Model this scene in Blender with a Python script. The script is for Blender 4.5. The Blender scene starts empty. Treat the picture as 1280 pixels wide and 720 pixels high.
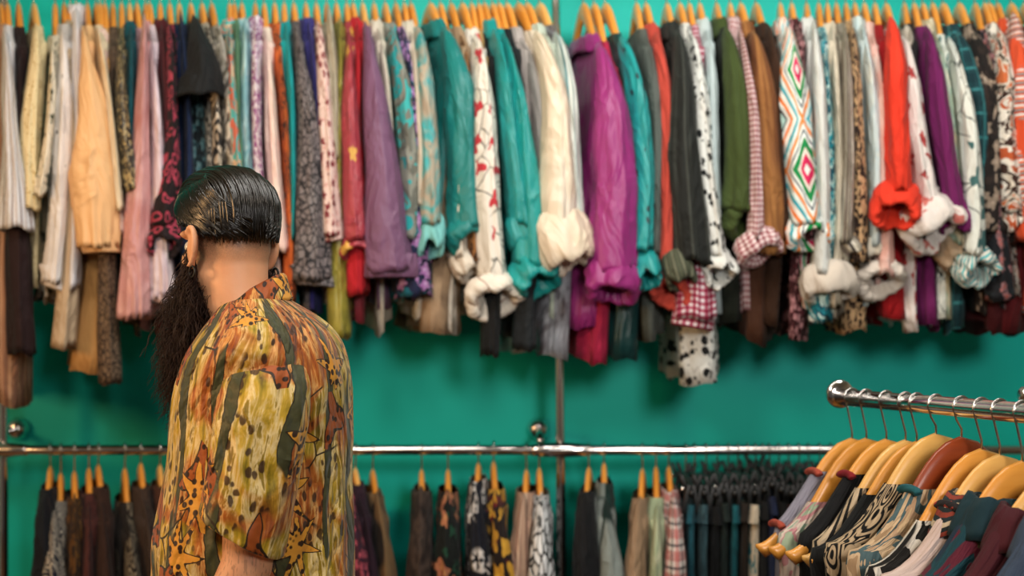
import bpy, bmesh, math, random
from mathutils import Vector, Matrix, noise
random.seed(7)
PI = math.pi
SC = bpy.context.scene
COL = SC.collection

# ---------------------------------------------------------------- camera model (50 mm lens, 36 mm sensor, eye height 1.54 m)
F, CX, HY, CZ = 1280 * 50 / 36, 640.0, 400.0, 1.54
def W(px, py, Y):
    """the real point at distance Y that the photo shows at (px, py)"""
    return Vector(((px - CX) / F * Y, Y, CZ - (py - HY) / F * Y))

def lin(h):
    if not isinstance(h, str): return tuple(h) + (1,) if len(h) == 3 else tuple(h)
    h = h.lstrip('#')
    o = []
    for i in (0, 2, 4):
        c = int(h[i:i+2], 16) / 255
        o.append(c / 12.92 if c <= .04045 else ((c + .055) / 1.055) ** 2.4)
    return tuple(o) + (1,)

# ---------------------------------------------------------------- node helpers
class NT:
    def __init__(s, name):
        s.m = bpy.data.materials.new(name); s.m.use_nodes = True
        s.t = s.m.node_tree; s.n = s.t.nodes; s.n.clear()
        s.out = s.n.new('ShaderNodeOutputMaterial')
        s.b = s.n.new('ShaderNodeBsdfPrincipled')
        s.t.links.new(s.b.outputs[0], s.out.inputs[0])
    def set(s, sock, v):
        if hasattr(v, 'is_output'): s.t.links.new(v, sock)
        else:
            if isinstance(v, str): v = lin(v)
            sock.default_value = v
    def p(s, **k):
        for a, v in k.items(): s.set(s.b.inputs[a.replace('_', ' ')], v)
    def math(s, op, a, b=0.0, c=None):
        n = s.n.new('ShaderNodeMath'); n.operation = op
        s.set(n.inputs[0], a); s.set(n.inputs[1], b)
        if c is not None: s.set(n.inputs[2], c)
        return n.outputs[0]
    def vmath(s, op, a, b=None, scale=None):
        n = s.n.new('ShaderNodeVectorMath'); n.operation = op
        s.set(n.inputs[0], a)
        if b is not None: s.set(n.inputs[1], b)
        if scale is not None: s.set(n.inputs['Scale'], scale)
        return n.outputs['Value'] if op in ('LENGTH', 'DISTANCE', 'DOT_PRODUCT') else n.outputs[0]
    def mix(s, f, a, b):
        n = s.n.new('ShaderNodeMix'); n.data_type = 'RGBA'
        s.set(n.inputs[0], f)
        s.set(n.inputs[6], lin(a) if not hasattr(a, 'is_output') else a)
        s.set(n.inputs[7], lin(b) if not hasattr(b, 'is_output') else b)
        return n.outputs[2]
    def ramp(s, f, stops, mode='LINEAR'):
        n = s.n.new('ShaderNodeValToRGB'); r = n.color_ramp; r.interpolation = mode
        while len(r.elements) < len(stops): r.elements.new(.5)
        for e, (p, c) in zip(r.elements, sorted(stops, key=lambda q: q[0])):
            e.position = p; e.color = lin(c)
        s.set(n.inputs[0], f); return n.outputs[0]
    def noise(s, v, scale=5, detail=3, dist=0.0, rough=.5, col=False):
        n = s.n.new('ShaderNodeTexNoise'); s.set(n.inputs['Vector'], v)
        n.inputs['Scale'].default_value = scale; n.inputs['Detail'].default_value = detail
        n.inputs['Distortion'].default_value = dist; n.inputs['Roughness'].default_value = rough
        return n.outputs[1 if col else 0]
    def vor(s, v, scale=5, feature='F1', rand=1.0):
        n = s.n.new('ShaderNodeTexVoronoi'); n.feature = feature
        s.set(n.inputs['Vector'], v); n.inputs['Scale'].default_value = scale
        n.inputs['Randomness'].default_value = rand
        return n
    def sep(s, v):
        n = s.n.new('ShaderNodeSeparateXYZ'); s.set(n.inputs[0], v); return n.outputs
    def comb(s, x, y, z=0.0):
        n = s.n.new('ShaderNodeCombineXYZ')
        for i, q in enumerate((x, y, z)): s.set(n.inputs[i], q)
        return n.outputs[0]
    def uv(s, off=None, scale=(1, 1, 1), rot=0.0):
        n = s.n.new('ShaderNodeUVMap'); n.uv_map = 'UVMap'
        m = s.n.new('ShaderNodeMapping')
        m.inputs['Location'].default_value = off if off else (random.uniform(0, 9), random.uniform(0, 9), 0)
        m.inputs['Scale'].default_value = scale; m.inputs['Rotation'].default_value = (0, 0, rot)
        s.t.links.new(n.outputs[0], m.inputs[0]); return m.outputs[0]
    def obj(s, scale=(1, 1, 1), off=(0, 0, 0)):
        n = s.n.new('ShaderNodeTexCoord'); m = s.n.new('ShaderNodeMapping')
        m.inputs['Scale'].default_value = scale; m.inputs['Location'].default_value = off
        s.t.links.new(n.outputs['Object'], m.inputs[0]); return m.outputs[0]
    def warp(s, v, scale, amt):
        c = s.noise(v, scale, 2, col=True)
        return s.vmath('ADD', v, s.vmath('SCALE', s.vmath('SUBTRACT', c, (.5, .5, .5)), scale=amt))
    def less(s, a, t, soft=0.0):
        if not soft: return s.math('LESS_THAN', a, t)
        n = s.n.new('ShaderNodeMapRange'); n.clamp = True
        s.set(n.inputs[0], a); n.inputs[1].default_value = t - soft; n.inputs[2].default_value = t + soft
        n.inputs[3].default_value = 1; n.inputs[4].default_value = 0; return n.outputs[0]
    def more(s, a, t, soft=0.0): return s.math('SUBTRACT', 1.0, s.less(a, t, soft))
    def bump(s, h, strength=.2, dist=.002):
        n = s.n.new('ShaderNodeBump'); n.inputs['Strength'].default_value = strength
        n.inputs['Distance'].default_value = dist; s.set(n.inputs['Height'], h)
        s.t.links.new(n.outputs[0], s.b.inputs['Normal'])

# ---------------------------------------------------------------- fabric patterns (all in metres of cloth)
def motif(t, uv, scale, k, amp, dens, inner=.0, size=.42):
    """scattered flower / star shapes: (mask, centre mask, random)"""
    v = t.vor(uv, scale)
    loc = t.vmath('SUBTRACT', uv, v.outputs['Position'])
    x, y, _ = t.sep(loc)
    rnd = t.sep(v.outputs['Color'])
    ang = t.math('ADD', t.math('ARCTAN2', y, x), t.math('MULTIPLY', rnd[0], 6.28))
    r = t.math('MULTIPLY', t.vmath('LENGTH', t.comb(x, y)), scale)
    lim = t.math('MULTIPLY', t.math('ADD', 1.0, t.math('MULTIPLY', t.math('COSINE', t.math('MULTIPLY', ang, float(k))), amp)), size)
    m = t.less(t.math('SUBTRACT', r, lim), 0.0, .02)
    m = t.math('MULTIPLY', m, t.less(rnd[1], dens))
    c = t.math('MULTIPLY', t.less(r, inner, .02), t.less(rnd[1], dens)) if inner else 0.0
    return m, c, rnd, r, lim

def pat(t, spec):
    k = spec[0]; uv = t.uv()
    if k == 'solid':
        c = spec[1]; n = t.noise(uv, 14, 4)
        return t.mix(t.math('MULTIPLY', n, .25), c, '#000000' if len(spec) < 3 else spec[2])
    if k == 'stripes':      # colours, period, (horizontal?)
        cols, per = spec[1], spec[2]; x, y, _ = t.sep(t.warp(uv, 3, .01))
        f = t.math('FRACT', t.math('DIVIDE', y if len(spec) > 3 and spec[3] == 'h' else (t.math('ADD', x, y) if len(spec) > 3 else x), per))
        n = len(cols)
        return t.ramp(f, [(i / n, c) for i, c in enumerate(cols)], 'CONSTANT')
    if k == 'gingham':
        a, b, c, per = spec[1:]; x, y, _ = t.sep(uv)
        fx = t.less(t.math('FRACT', t.math('DIVIDE', x, per)), .5); fy = t.less(t.math('FRACT', t.math('DIVIDE', y, per)), .5)
        return t.ramp(t.math('MULTIPLY', t.math('ADD', fx, fy), .5), [(0, a), (.4, b), (.8, c)], 'CONSTANT')
    if k == 'plaid':
        base, c1, c2, per = spec[1:]; x, y, _ = t.sep(uv)
        fx = t.math('FRACT', t.math('DIVIDE', x, per)); fy = t.math('FRACT', t.math('DIVIDE', y, per))
        col = t.mix(t.math('MULTIPLY', t.less(fx, .45), .55), base, c1)
        col = t.mix(t.math('MULTIPLY', t.less(fy, .45), .55), col, c1)
        col = t.mix(t.math('MULTIPLY', t.less(t.math('ABSOLUTE', t.math('SUBTRACT', fx, .7)), .06), .8), col, c2)
        return t.mix(t.math('MULTIPLY', t.less(t.math('ABSOLUTE', t.math('SUBTRACT', fy, .7)), .06), .8), col, c2)
    if k == 'spots':        # base, spot, scale, threshold
        base, c, sc, th = spec[1:]; v = t.vor(t.warp(uv, 60, .012), sc)
        rn = t.sep(v.outputs['Color'])[0]
        return t.mix(t.less(t.math('SUBTRACT', v.outputs[0], t.math('MULTIPLY', rn, th)), 0.0, .03), base, c)
    if k == 'leopard':
        base, ring, mid, sc = spec[1:]; w = t.warp(uv, 50, .012); v = t.vor(w, sc); d = v.outputs[0]
        o = t.less(d, .46, .03); i = t.less(d, .24, .03); br = t.more(t.noise(w, sc * 1.3, 1), .42, .02)
        col = t.mix(t.math('MULTIPLY', o, br), base, ring)
        return t.mix(i, col, mid)
    if k == 'snake':
        base, line, c2, sc = spec[1:]; w = t.warp(uv, 20, .02)
        d = t.vor(t.vmath('MULTIPLY', w, (1.5, 1, 1)), sc, 'DISTANCE_TO_EDGE').outputs[0]
        b = t.mix(t.noise(uv, 9, 2), base, c2)
        return t.mix(t.less(d, .09, .04), b, line)
    if k == 'floral':       # base, petal, centre, leaf, scale, density
        base, pet, cen, leaf, sc, dens = spec[1:]; w = t.warp(uv, 30, .014)
        col = t.mix(t.more(t.noise(w, sc * 1.4, 3), .58, .015), base, leaf)
        m, c, rnd, _, _ = motif(t, w, sc, 5, .28, dens, .12)
        pc = t.mix(t.noise(w, sc * 2.5, 2), pet, cen)
        return t.mix(c, t.mix(m, col, pc), cen)
    if k == 'blotch':       # colours, scale, distortion
        cols, sc, ds = spec[1:]; f = t.noise(uv, sc, 3, ds)
        f = t.math('MULTIPLY_ADD', f, 2.2, -.6); n = len(cols)
        return t.ramp(f, [(i / n, c) for i, c in enumerate(cols)], 'CONSTANT')
    if k == 'soft':
        cols, sc, ds = spec[1:]; f = t.noise(uv, sc, 4, ds); f = t.math('MULTIPLY_ADD', f, 2.2, -.6); n = len(cols) - 1
        return t.ramp(f, [(i / n, c) for i, c in enumerate(cols)])
    if k == 'streak':       # like blotch but drawn out along the cloth
        cols, sc, ds = spec[1:]; f = t.noise(t.vmath('MULTIPLY', uv, (1, .18, 1)), sc, 4, ds)
        f = t.math('MULTIPLY_ADD', f, 2.2, -.6); n = len(cols) - 1
        return t.ramp(f, [(i / n, c) for i, c in enumerate(cols)])
    if k == 'swirl':
        a, b, sc = spec[1:]; w = t.warp(uv, 7, .09)
        d = t.vor(w, sc).outputs[0]
        f = t.math('FRACT', t.math('MULTIPLY', d, 4.0))
        return t.mix(t.less(t.math('ABSOLUTE', t.math('SUBTRACT', f, .5)), .24, .05), a, b)
    if k == 'lines':        # pale cloth with thin drawn lines and a few coloured petals
        base, line, acc, sc = spec[1:]; w = t.warp(uv, 9, .07)
        d = t.vor(w, sc, 'DISTANCE_TO_EDGE').outputs[0]
        br = t.more(t.noise(uv, sc * .6, 1), .47, .01)
        col = t.mix(t.math('MULTIPLY', t.less(d, .022, .012), br), base, line)
        m, c, rnd, _, _ = motif(t, t.warp(uv, 24, .02), sc * .9, 3, .5, .33, 0, .26)
        return t.mix(m, col, acc)
    if k == 'geo':          # big diamonds of banded colour
        x, y, _ = t.sep(t.uv(off=(.02, .03, 0)))
        tri = lambda q, per: t.math('ABSOLUTE', t.math('SUBTRACT', t.math('FRACT', t.math('DIVIDE', q, per)), .5))
        f = t.math('ADD', tri(x, .15), tri(y, .25))
        f = t.math('FRACT', t.math('MULTIPLY', f, 1.0))
        return t.ramp(f, [(0, '#e8f0ea'), (.06, '#d8285e'), (.16, '#f0e6da'), (.22, '#158a48'), (.32, '#e9f1ec'), (.37, '#1f2a44'), (.40, '#e8efe9'),
                          (.46, '#f08a3c'), (.52, '#d8ece8'), (.60, '#16a0b0'), (.66, '#f2ece2'), (.74, '#ee7b2b'), (.8, '#e6eee8'), (.87, '#1d2a3e'), (.9, '#b7ddd4')], 'CONSTANT')
    if k == 'relief':       # embroidery of ribbon loops
        base, c, sc = spec[1:]; w = t.warp(uv, 12, .08); d = t.vor(w, sc).outputs[0]
        return t.mix(t.less(t.math('ABSOLUTE', t.math('SUBTRACT', d, .38)), .09, .03), base, c)
    if k == 'split':        # two patterns, the second on part of the cloth
        a = pat(t, spec[1]); b = pat(t, spec[2]); return t.mix(t.more(t.noise(uv, spec[3], 1), .5, .02), a, b)
    raise ValueError(k)

MATS = {}
def fabric(spec, rough=.8, sheen=.03):
    key = repr(spec) + f'{rough}'
    if key in MATS: return MATS[key]
    t = NT('cloth_' + spec[0]); c = t.vmath('SCALE', pat(t, spec), scale=.86)
    t.p(Base_Color=c, Roughness=rough, Sheen_Weight=sheen, Specular_IOR_Level=.25 if rough > .6 else .5)
    t.p(Sheen_Roughness=.5)
    w = t.uv(scale=(1, .4, 1)); n1 = t.noise(w, 13, 3, .8); rd = t.math('SUBTRACT', 1.0, t.math('MULTIPLY', t.math('ABSOLUTE', t.math('SUBTRACT', n1, .5)), 5.0))
    t.bump(t.math('ADD', t.math('MAXIMUM', rd, 0.0), t.math('MULTIPLY', t.noise(w, 45, 2), .4)), .55, .012)
    MATS[key] = t.m; return t.m
def solid(c, rough=.8): return fabric(('solid', c), rough)

def metal(name, c='#d8d4d0', rough=.12):
    t = NT(name); n = t.noise(t.obj(), 40, 2)
    t.p(Base_Color=c, Metallic=1.0, Roughness=t.math('MULTIPLY_ADD', n, .08, rough)); return t.m
def wood(name, a, b, rough=.32):
    t = NT(name); o = t.obj(scale=(6, 60, 60)); n = t.noise(o, 1.0, 4, 1.5)
    t.p(Base_Color=t.mix(n, a, b), Roughness=rough, Coat_Weight=.35, Coat_Roughness=.15); return t.m
def plastic(name, c, rough=.4):
    t = NT(name); n = t.noise(t.obj(), 30, 2); t.p(Base_Color=t.mix(t.math('MULTIPLY', n, .3), c, '#000000'), Roughness=rough); return t.m

# ---------------------------------------------------------------- mesh helpers
def link(name, me, m=None, parent=None, smooth=True):
    o = bpy.data.objects.new(name, me); COL.objects.link(o)
    if m is not None and not me.materials: me.materials.append(m)
    if parent is not None:
        o.parent = parent; o.matrix_parent_inverse = Matrix.Translation(-parent.location) if parent.parent is None else Matrix.Identity(4)
        if parent.parent is not None: o.matrix_parent_inverse = Matrix.Identity(4)
    if smooth:
        for p in me.polygons: p.use_smooth = True
    return o
def thing(name, label, cat, loc, group=None):
    o = bpy.data.objects.new(name, None); COL.objects.link(o); o.location = loc; o.empty_display_size = .02
    o['label'] = label; o['category'] = cat
    if group: o['group'] = group
    return o
def tag(o, label, cat, group=None):
    o['label'] = label; o['category'] = cat
    if group: o['group'] = group
    return o

class MB:
    """collects lofts and boxes of ONE part; uv in metres"""
    def __init__(s): s.v = []; s.f = []; s.uv = []
    def loft(s, rows, closed=True, cap0=False, cap1=False):
        n = len(rows[0]); base = len(s.v)
        for r in rows: s.v.extend(r)
        per = sum(sum((r[(i + 1) % n] - r[i]).length for i in range(n)) for r in rows) / len(rows)
        vv = [0.0]
        for a, b in zip(rows, rows[1:]):
            vv.append(vv[-1] + sum((a[i] - b[i]).length for i in range(0, n, max(1, n // 6))) / len(range(0, n, max(1, n // 6))))
        for j in range(len(rows) - 1):
            for i in range(n if closed else n - 1):
                k = (i + 1) % n
                s.f.append((base + j * n + i, base + j * n + k, base + (j + 1) * n + k, base + (j + 1) * n + i))
                u0, u1 = i / n * per, (i + 1) / n * per
                s.uv.append(((u0, -vv[j]), (u1, -vv[j]), (u1, -vv[j + 1]), (u0, -vv[j + 1])))
        for flag, j in ((cap0, 0), (cap1, len(rows) - 1)):
            if flag:
                c = sum(rows[j], Vector()) / n; ci = len(s.v); s.v.append(c)
                for i in range(n):
                    k = (i + 1) % n; a, b = base + j * n + i, base + j * n + k
                    s.f.append((a, ci, b) if j == 0 else (a, b, ci))
                    s.uv.append(tuple((s.v[q].x + s.v[q].y, s.v[q].z) for q in ((a, ci, b) if j == 0 else (a, b, ci))))
        return s
    def tube(s, pts, rad, n=8, flat=None):
        """tube along pts; rad a number or a list; flat = (axis, factor list)"""
        pts = [Vector(p) for p in pts]; rows = []
        rr = rad if isinstance(rad, (list, tuple)) else [rad] * len(pts)
        up = None
        for i, p in enumerate(pts):
            tg = (pts[min(i + 1, len(pts) - 1)] - pts[max(i - 1, 0)]).normalized()
            if up is None:
                up = Vector((0, 0, 1)) if abs(tg.z) < .9 else Vector((1, 0, 0))
            a = (up - tg * up.dot(tg)).normalized(); b = tg.cross(a); up = a
            rows.append([p + (a * math.cos(q) + b * math.sin(q)) * rr[i] for q in (2 * PI * k / n for k in range(n))])
        return s.loft(rows, True, True, True)
    def box(s, c, half, m3=None, bev=.15):
        """box with softened edges as a loft of rounded rectangles"""
        m3 = m3 or Matrix.Identity(3); rows = []; c = Vector(c); b = min(half) * bev
        def ring(z, g):
            r = []
            for sx, sy in ((1, 1), (-1, 1), (-1, -1), (1, -1)):
                for q in range(4):
                    a = PI / 2 * q / 3 + {(1, 1): 0, (-1, 1): PI / 2, (-1, -1): PI, (1, -1): 1.5 * PI}[(sx, sy)]
                    r.append(c + m3 @ Vector((sx * (half[0] - b) + (b - g) * math.cos(a), sy * (half[1] - b) + (b - g) * math.sin(a), z)))
            return r
        for z, g in ((-half[2], b), (-half[2] + b * .3, b * .3), (-half[2] + b, 0), (half[2] - b, 0), (half[2] - b * .3, b * .3), (half[2], b)):
            rows.append(ring(z, g))
        return s.loft(rows, True, True, True)
    def mesh(s, name):
        me = bpy.data.meshes.new(name); me.from_pydata([tuple(v) for v in s.v], [], s.f); me.update()
        l = me.uv_layers.new(name='UVMap'); i = 0
        for f in s.uv:
            for q in f: l.data[i].uv = q; i += 1
        return me
    def obj(s, name, m, parent=None, smooth=True):
        return link(name, s.mesh(name), m, parent, smooth)

def nz(x, y, z=0.0): return noise.noise(Vector((x, y, z)))
def lerp(a, b, t): return a + (b - a) * t
def sst(t): t = max(0, min(1, t)); return t * t * (3 - 2 * t)
def interp(v, t):
    n = len(v) - 1; q = max(0, min(.9999, t)) * n; i = int(q); u = sst(q - i) * .5 + (q - i) * .5
    return lerp(v[i], v[i + 1], u)
# ---------------------------------------------------------------- hangers and garments
CHROME = metal('chrome', '#dcd6d2', .1)
STEEL = metal('hook_wire', '#c9c9c6', .2)
WOODS = [wood('honey_wood', '#d48a34', '#e2a048'), wood('pale_wood', '#d89e50', '#e8b868'), wood('amber_wood', '#c47c2c', '#d8963c'), wood('red_wood', '#7c2f14', '#98441e')]
BLACKP = plastic('black_plastic', '#07090a', .5)
LABELM = solid('#e9e6dd')

def hprof(u):
    """how far the arm of a wooden hanger has dropped at u (0 neck, 1 tip)"""
    u = min(1.0, abs(u)); return (.5 - .5 * math.cos(PI * u)) ** .85 if u < 1 else 1.0

def hook_mesh(L, r=.0021):
    """from the wood (0,0,0) up to a rail of 13 mm radius whose top is at L"""
    pts = [Vector((0, 0, -.012)), Vector((0, 0, .012)), Vector((.003, 0, L - .05 if L > .075 else .02))]
    R = .0165; cz = L - R + .003
    for k in range(11):
        a = -PI * .18 + k / 10 * PI * 1.12
        pts.append(Vector((R * math.cos(a), 0, cz + R * math.sin(a))))
    pts[2] = Vector((.010, 0, cz - .022))
    return MB().tube(pts, r, 6).mesh('hook')

def bar_mesh(D, half=.205, big=1.0):
    rows = []; n = 26
    for i in range(n + 1):
        h = lerp(-half, half, i / n); u = abs(h) / half; z = -D * hprof(u)
        e = .0001 if i in (0, n) else 1
        dz = (-D * hprof(min(1, (abs(h) + .004) / half)) - z) / .004 * (1 if h >= 0 else -1)
        tg = Vector((1, 0, max(-2.2, min(2.2, dz)))).normalized(); nn = Vector((-tg.z, 0, tg.x))
        hh = lerp(.026, .0125, sst(u * 1.4)) * big; tt = lerp(.0082, .0098, sst(u)) * big
        if u > .93: hh *= math.sqrt(max(.05, 1 - ((u - .93) / .07) ** 2)); tt *= math.sqrt(max(.05, 1 - ((u - .93) / .07) ** 2))
        c = Vector((h, .004 * u * u, z - hh))
        rows.append([c + nn * hh * math.cos(a) + Vector((0, 1, 0)) * tt * math.sin(a) for a in (2 * PI * k / 12 for k in range(12))])
    return MB().loft(rows, True, True, True).mesh('bar')

_bars = {}
def hanger(top, d, D, railz, label, group, wd, half=.188, big=1.0):
    """top: where wood and hook meet; d: unit vector towards the near end"""
    t = thing('clothes_hanger', label, 'hanger', top, group)
    key = (round(D, 2), half, big)
    if key not in _bars: _bars[key] = bar_mesh(key[0], half, big)
    me = _bars[key].copy() if wd is not WOODS[0] else _bars[key]
    if wd is not WOODS[0]: me.materials.clear(); me.materials.append(wd)
    ang = math.atan2(d.y, d.x)
    t.rotation_euler = (0, 0, ang)
    for nm, m_, mt in (('bar', me, wd), ('hook', hook_mesh(max(.05, railz - top.z)), STEEL)):
        o = bpy.data.objects.new(nm, m_); COL.objects.link(o); o.parent = t
        if not m_.materials: m_.materials.append(mt)
        for p in m_.polygons: p.use_smooth = True
    return t

def body(name, parent, top, d, D, H0, Hs, hemz, th, m, half=.205, hemshift=0.0, clear=.011, flare=1.0, seed=0.0, point=0.0, drape=1.0, th0=None):
    """the body of a garment hung on a hanger"""
    n = 44; perp = Vector((-d.y, d.x, 0)); rows = []
    zs = lambda h: top.z - D * hprof(h / half) + clear
    ks = [H0 + (Hs - H0) * i / 7 for i in range(8)]
    zsh = zs(Hs); lv = [(h, zs(h), 0.0) for h in ks]
    lv += [(Hs + .006, zsh - .022, .03)]
    nrow = 15
    for i in range(1, nrow + 1):
        q = i / nrow; lv.append((Hs * lerp(1, 1.06 * flare, q), lerp(zsh - .022, hemz, q), q))
    t0 = th0 if th0 else min(th * .8, .024)
    for h, z, q in lv:
        T = lerp(t0, th, sst(min(1, q * 1.6)))
        if q == 0: T = t0 * lerp(.8, 1.0, (h - H0) / max(.001, Hs - H0))
        r = []
        for k in range(n):
            a = 2 * PI * k / n; ca, sa = math.cos(a), math.sin(a)
            hh = h * math.copysign(abs(ca) ** .8, ca); tt = T * math.copysign(abs(sa) ** .6, sa)
            w = q ** 1.2 * drape
            sh = w * (.012 * math.sin(hh * 34 + seed * 5 + 2.2 * nz(seed, q * 1.5)) + .007 * math.sin(hh * 71 + seed * 9))
            sh += .005 * drape * nz(hh * 16 + seed * 7, z * 9, seed)
            bulge = 1 + drape * (.35 * q * ridge(math.cos(a) * 1.7 + seed, math.sin(a) * 1.7, z * 2) + .22 * nz(math.cos(a) * 1.6 + seed * 3, math.sin(a) * 1.6, z * 7) + .12 * w * math.sin(a * 9 + seed))
            if q < .25: bulge = max(bulge, 1.0)
            zz = z
            if q == 1 or q > .8: zz = z + (q - .8) / .2 * (.022 * nz(hh * 9, seed, 3.3) + .02 * nz(ca * 2 + seed, sa * 2, 8.8) - point * (max(0, ca) + .5 * math.sin(seed * 9) * sa))
            r.append(Vector((top.x, top.y, 0)) + d * hh * (1 + .03 * w * nz(seed, z * 6)) + perp * (tt * bulge + sh + hemshift * q) + Vector((0, 0, zz)))
        rows.append(r)
    inner = [[c + (sum(rw, Vector()) / n - c) * .12 + Vector((0, 0, .004 + dz)) for c in rw] for rw, dz in ((rows[-1], 0), (rows[-2], 0), (rows[-3], 0))]
    return MB().loft(rows + inner, True, False, False).obj(name, m, parent)

def collar(parent, top, d, D, H0, m, half=.205, clear=.007, th=.022, stand=.016, fall=.045, seed=0.0):
    n = 32; perp = Vector((-d.y, d.x, 0)); rows = []
    z0 = top.z - D * hprof(H0 / half) + clear
    for (gr, dz) in ((.86, -.01), (.82, stand * .6), (.84, stand), (.93, stand * .98), (1.08, stand * .3), (1.24, stand - fall * .75), (1.30, stand - fall), (1.22, stand - fall + .002), (1.05, stand * .2)):
        r = []
        for k in range(n):
            a = 2 * PI * k / n; ca, sa = math.cos(a), math.sin(a)
            s = math.copysign(abs(ca) ** .8, ca)
            r.append(Vector((top.x, top.y, z0)) + d * H0 * gr * s + perp * (th * gr * math.copysign(abs(sa) ** .7, sa) + .003 * nz(a * 2, seed, gr * 3)) +
                     Vector((0, 0, dz - .012 * abs(ca) * (gr > 1.1) + .010 * nz(ca * 3 + seed, sa * 3, gr * 2))))
        rows.append(r)
    return MB().loft(rows).obj('collar', m, parent)

def ridge(x, y, z):
    """soft-edged cloth fold: broad valleys, narrow crests, -1..1"""
    f = 1 - 2.6 * abs(nz(x, y, z)); return f * .6
def tubecloth(path, ws, deps, ex, ey, seed, nfold=4, amp=.12, nr=22, dome=True, inner=True, tilt=0.0, toneck=None, gather=0.0, n=44):
    """cloth tube hanging along path(s); half widths along ex and ey"""
    rows = []
    for j in range(nr + 1):
        s = j / nr; c = path(s); w = interp(ws, s); dp = interp(deps, s)
        if dome and s < .1:
            q = math.sqrt(max(.02, 1 - (1 - s / .1) ** 2)); w *= q; dp *= q
        if toneck is not None and s < .26: c = c + toneck * (1 - s / .26) ** 1.7; w *= lerp(.62, 1, sst(s / .26))
        r = []; top_ = min(1, s * 3); am = amp / .12
        for k in range(n):
            a = 2 * PI * k / n; ca, sa = math.cos(a), math.sin(a)
            g = 1 + am * top_ * (.30 * ridge(ca * 1.25 + seed * 3, sa * 1.25, s * 1.3 + seed) + .13 * ridge(ca * 2.6 - seed, sa * 2.6 + s * .8, s * 2.2 + seed * 2)
                                 + .06 * ridge(ca * 1.7, sa * 1.7 + s * 5, s * 9 + seed)) + gather * math.sin(a * 13 + seed) * max(0, (s - .75) / .25) * .5
            bend = w * .16 * top_ * nz(seed * 2.3, s * 2.6, 1.7)
            r.append(c + ex * (w * g * math.copysign(abs(ca) ** 1.25, ca) + bend) + ey * dp * lerp(1, g, .5) * math.copysign(abs(sa) ** .9, sa) + Vector((0, 0, tilt * ca * w * max(0, (s - .6) / .4) + .012 * nz(ca * 1.5 + seed, sa * 1.5, 4.4) * max(0, (s - .8) / .2))))
        rows.append(r)
    if inner:
        m_ = sum(rows[-1], Vector()) / n
        for f_, dz in ((.93, .003), (.88, .02), (.8, .05)):
            rows.append([m_ + (c - m_) * f_ + Vector((0, 0, dz)) for c in rows[-1 if f_ == .93 else nr]])
    return MB().loft(rows, True, dome, False)

def rollcuff(c, w, h, dep, ex, ey, seed, tilt=0.0, crump=1.0):
    """a turned-up, crumpled cuff: swells out of the sleeve, rolls under and goes back up inside"""
    prof = [(.42, -.02), (.62, .02), (.84, .1), (.97, .24), (1.0, .42), (.99, .6), (.97, .76), (.93, .89), (.84, .98), (.72, 1.0), (.62, .95), (.55, .82), (.46, .62), (.34, .42)]
    n = 56; rows = []; up = Vector((0, 0, 1))
    axx = (ex * math.cos(tilt) + up * math.sin(tilt)); axz = (up * math.cos(tilt) - ex * math.sin(tilt))
    lean = .62 + .3 * math.sin(seed * 11)                      # the mouth turns a little towards the room
    axz, axy = (axz * math.cos(lean) - ey * math.sin(lean)), (ey * math.cos(lean) + axz * math.sin(lean))
    for gi, (g, q) in enumerate(prof):
        r = []
        for k in range(n):
            a = 2 * PI * k / n; ca, sa = math.cos(a), math.sin(a)
            cr = 1 + crump * (.20 * ridge(ca * 1.1 + seed * 3, sa * 1.1, q * .9 + seed) + .17 * ridge(ca * 2.3 - seed, sa * 2.3, q * 2.2 + seed * 2) + .06 * ridge(ca * 4.5 + seed, sa * 4.5, q * 4)) * (.4 + .6 * sst(q * 1.5)) - .06
            dz = crump * h * (.20 * nz(ca * 1.3 - seed, sa * 1.3, 5 + seed) + .07 * ridge(ca * 2.2 + seed, sa * 2.2, 2.2)) * sst(q * 2)
            r.append(c + axx * (w * .5 * g * cr * ca) + axy * (dep * g * cr * sa) + axz * (h * (.5 - q) + dz))
        rows.append(r)
    return MB().loft(rows, True, False, False)

ALLSHORT, LAST = {}, {}
def beside(name, where):
    """a label that says which one by its look and by the garment it hangs next to"""
    p = LAST.get(where); LAST[where] = name
    l = f'{name} on the {where}' + (f', just right of the {p}' if p else ', first on it from the left')
    if p and len(l.split()) > 16: l = f'{name} on {where}, right of {p}'
    return l

def dirto(xt, xs, yr, span=.2):
    """hanger direction (towards us) so that its near tip shows at column xs"""
    X0 = (xt - CX) / F * yr
    best = None
    for i in range(-60, 61):
        a = math.radians(i)
        d = Vector((math.sin(a), -math.cos(a), 0))
        px = CX + F * (X0 + d.x * span) / (yr + d.y * span)
        if best is None or abs(px - xs) < best[0]: best = (abs(px - xs), d)
    return best[1]

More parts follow.
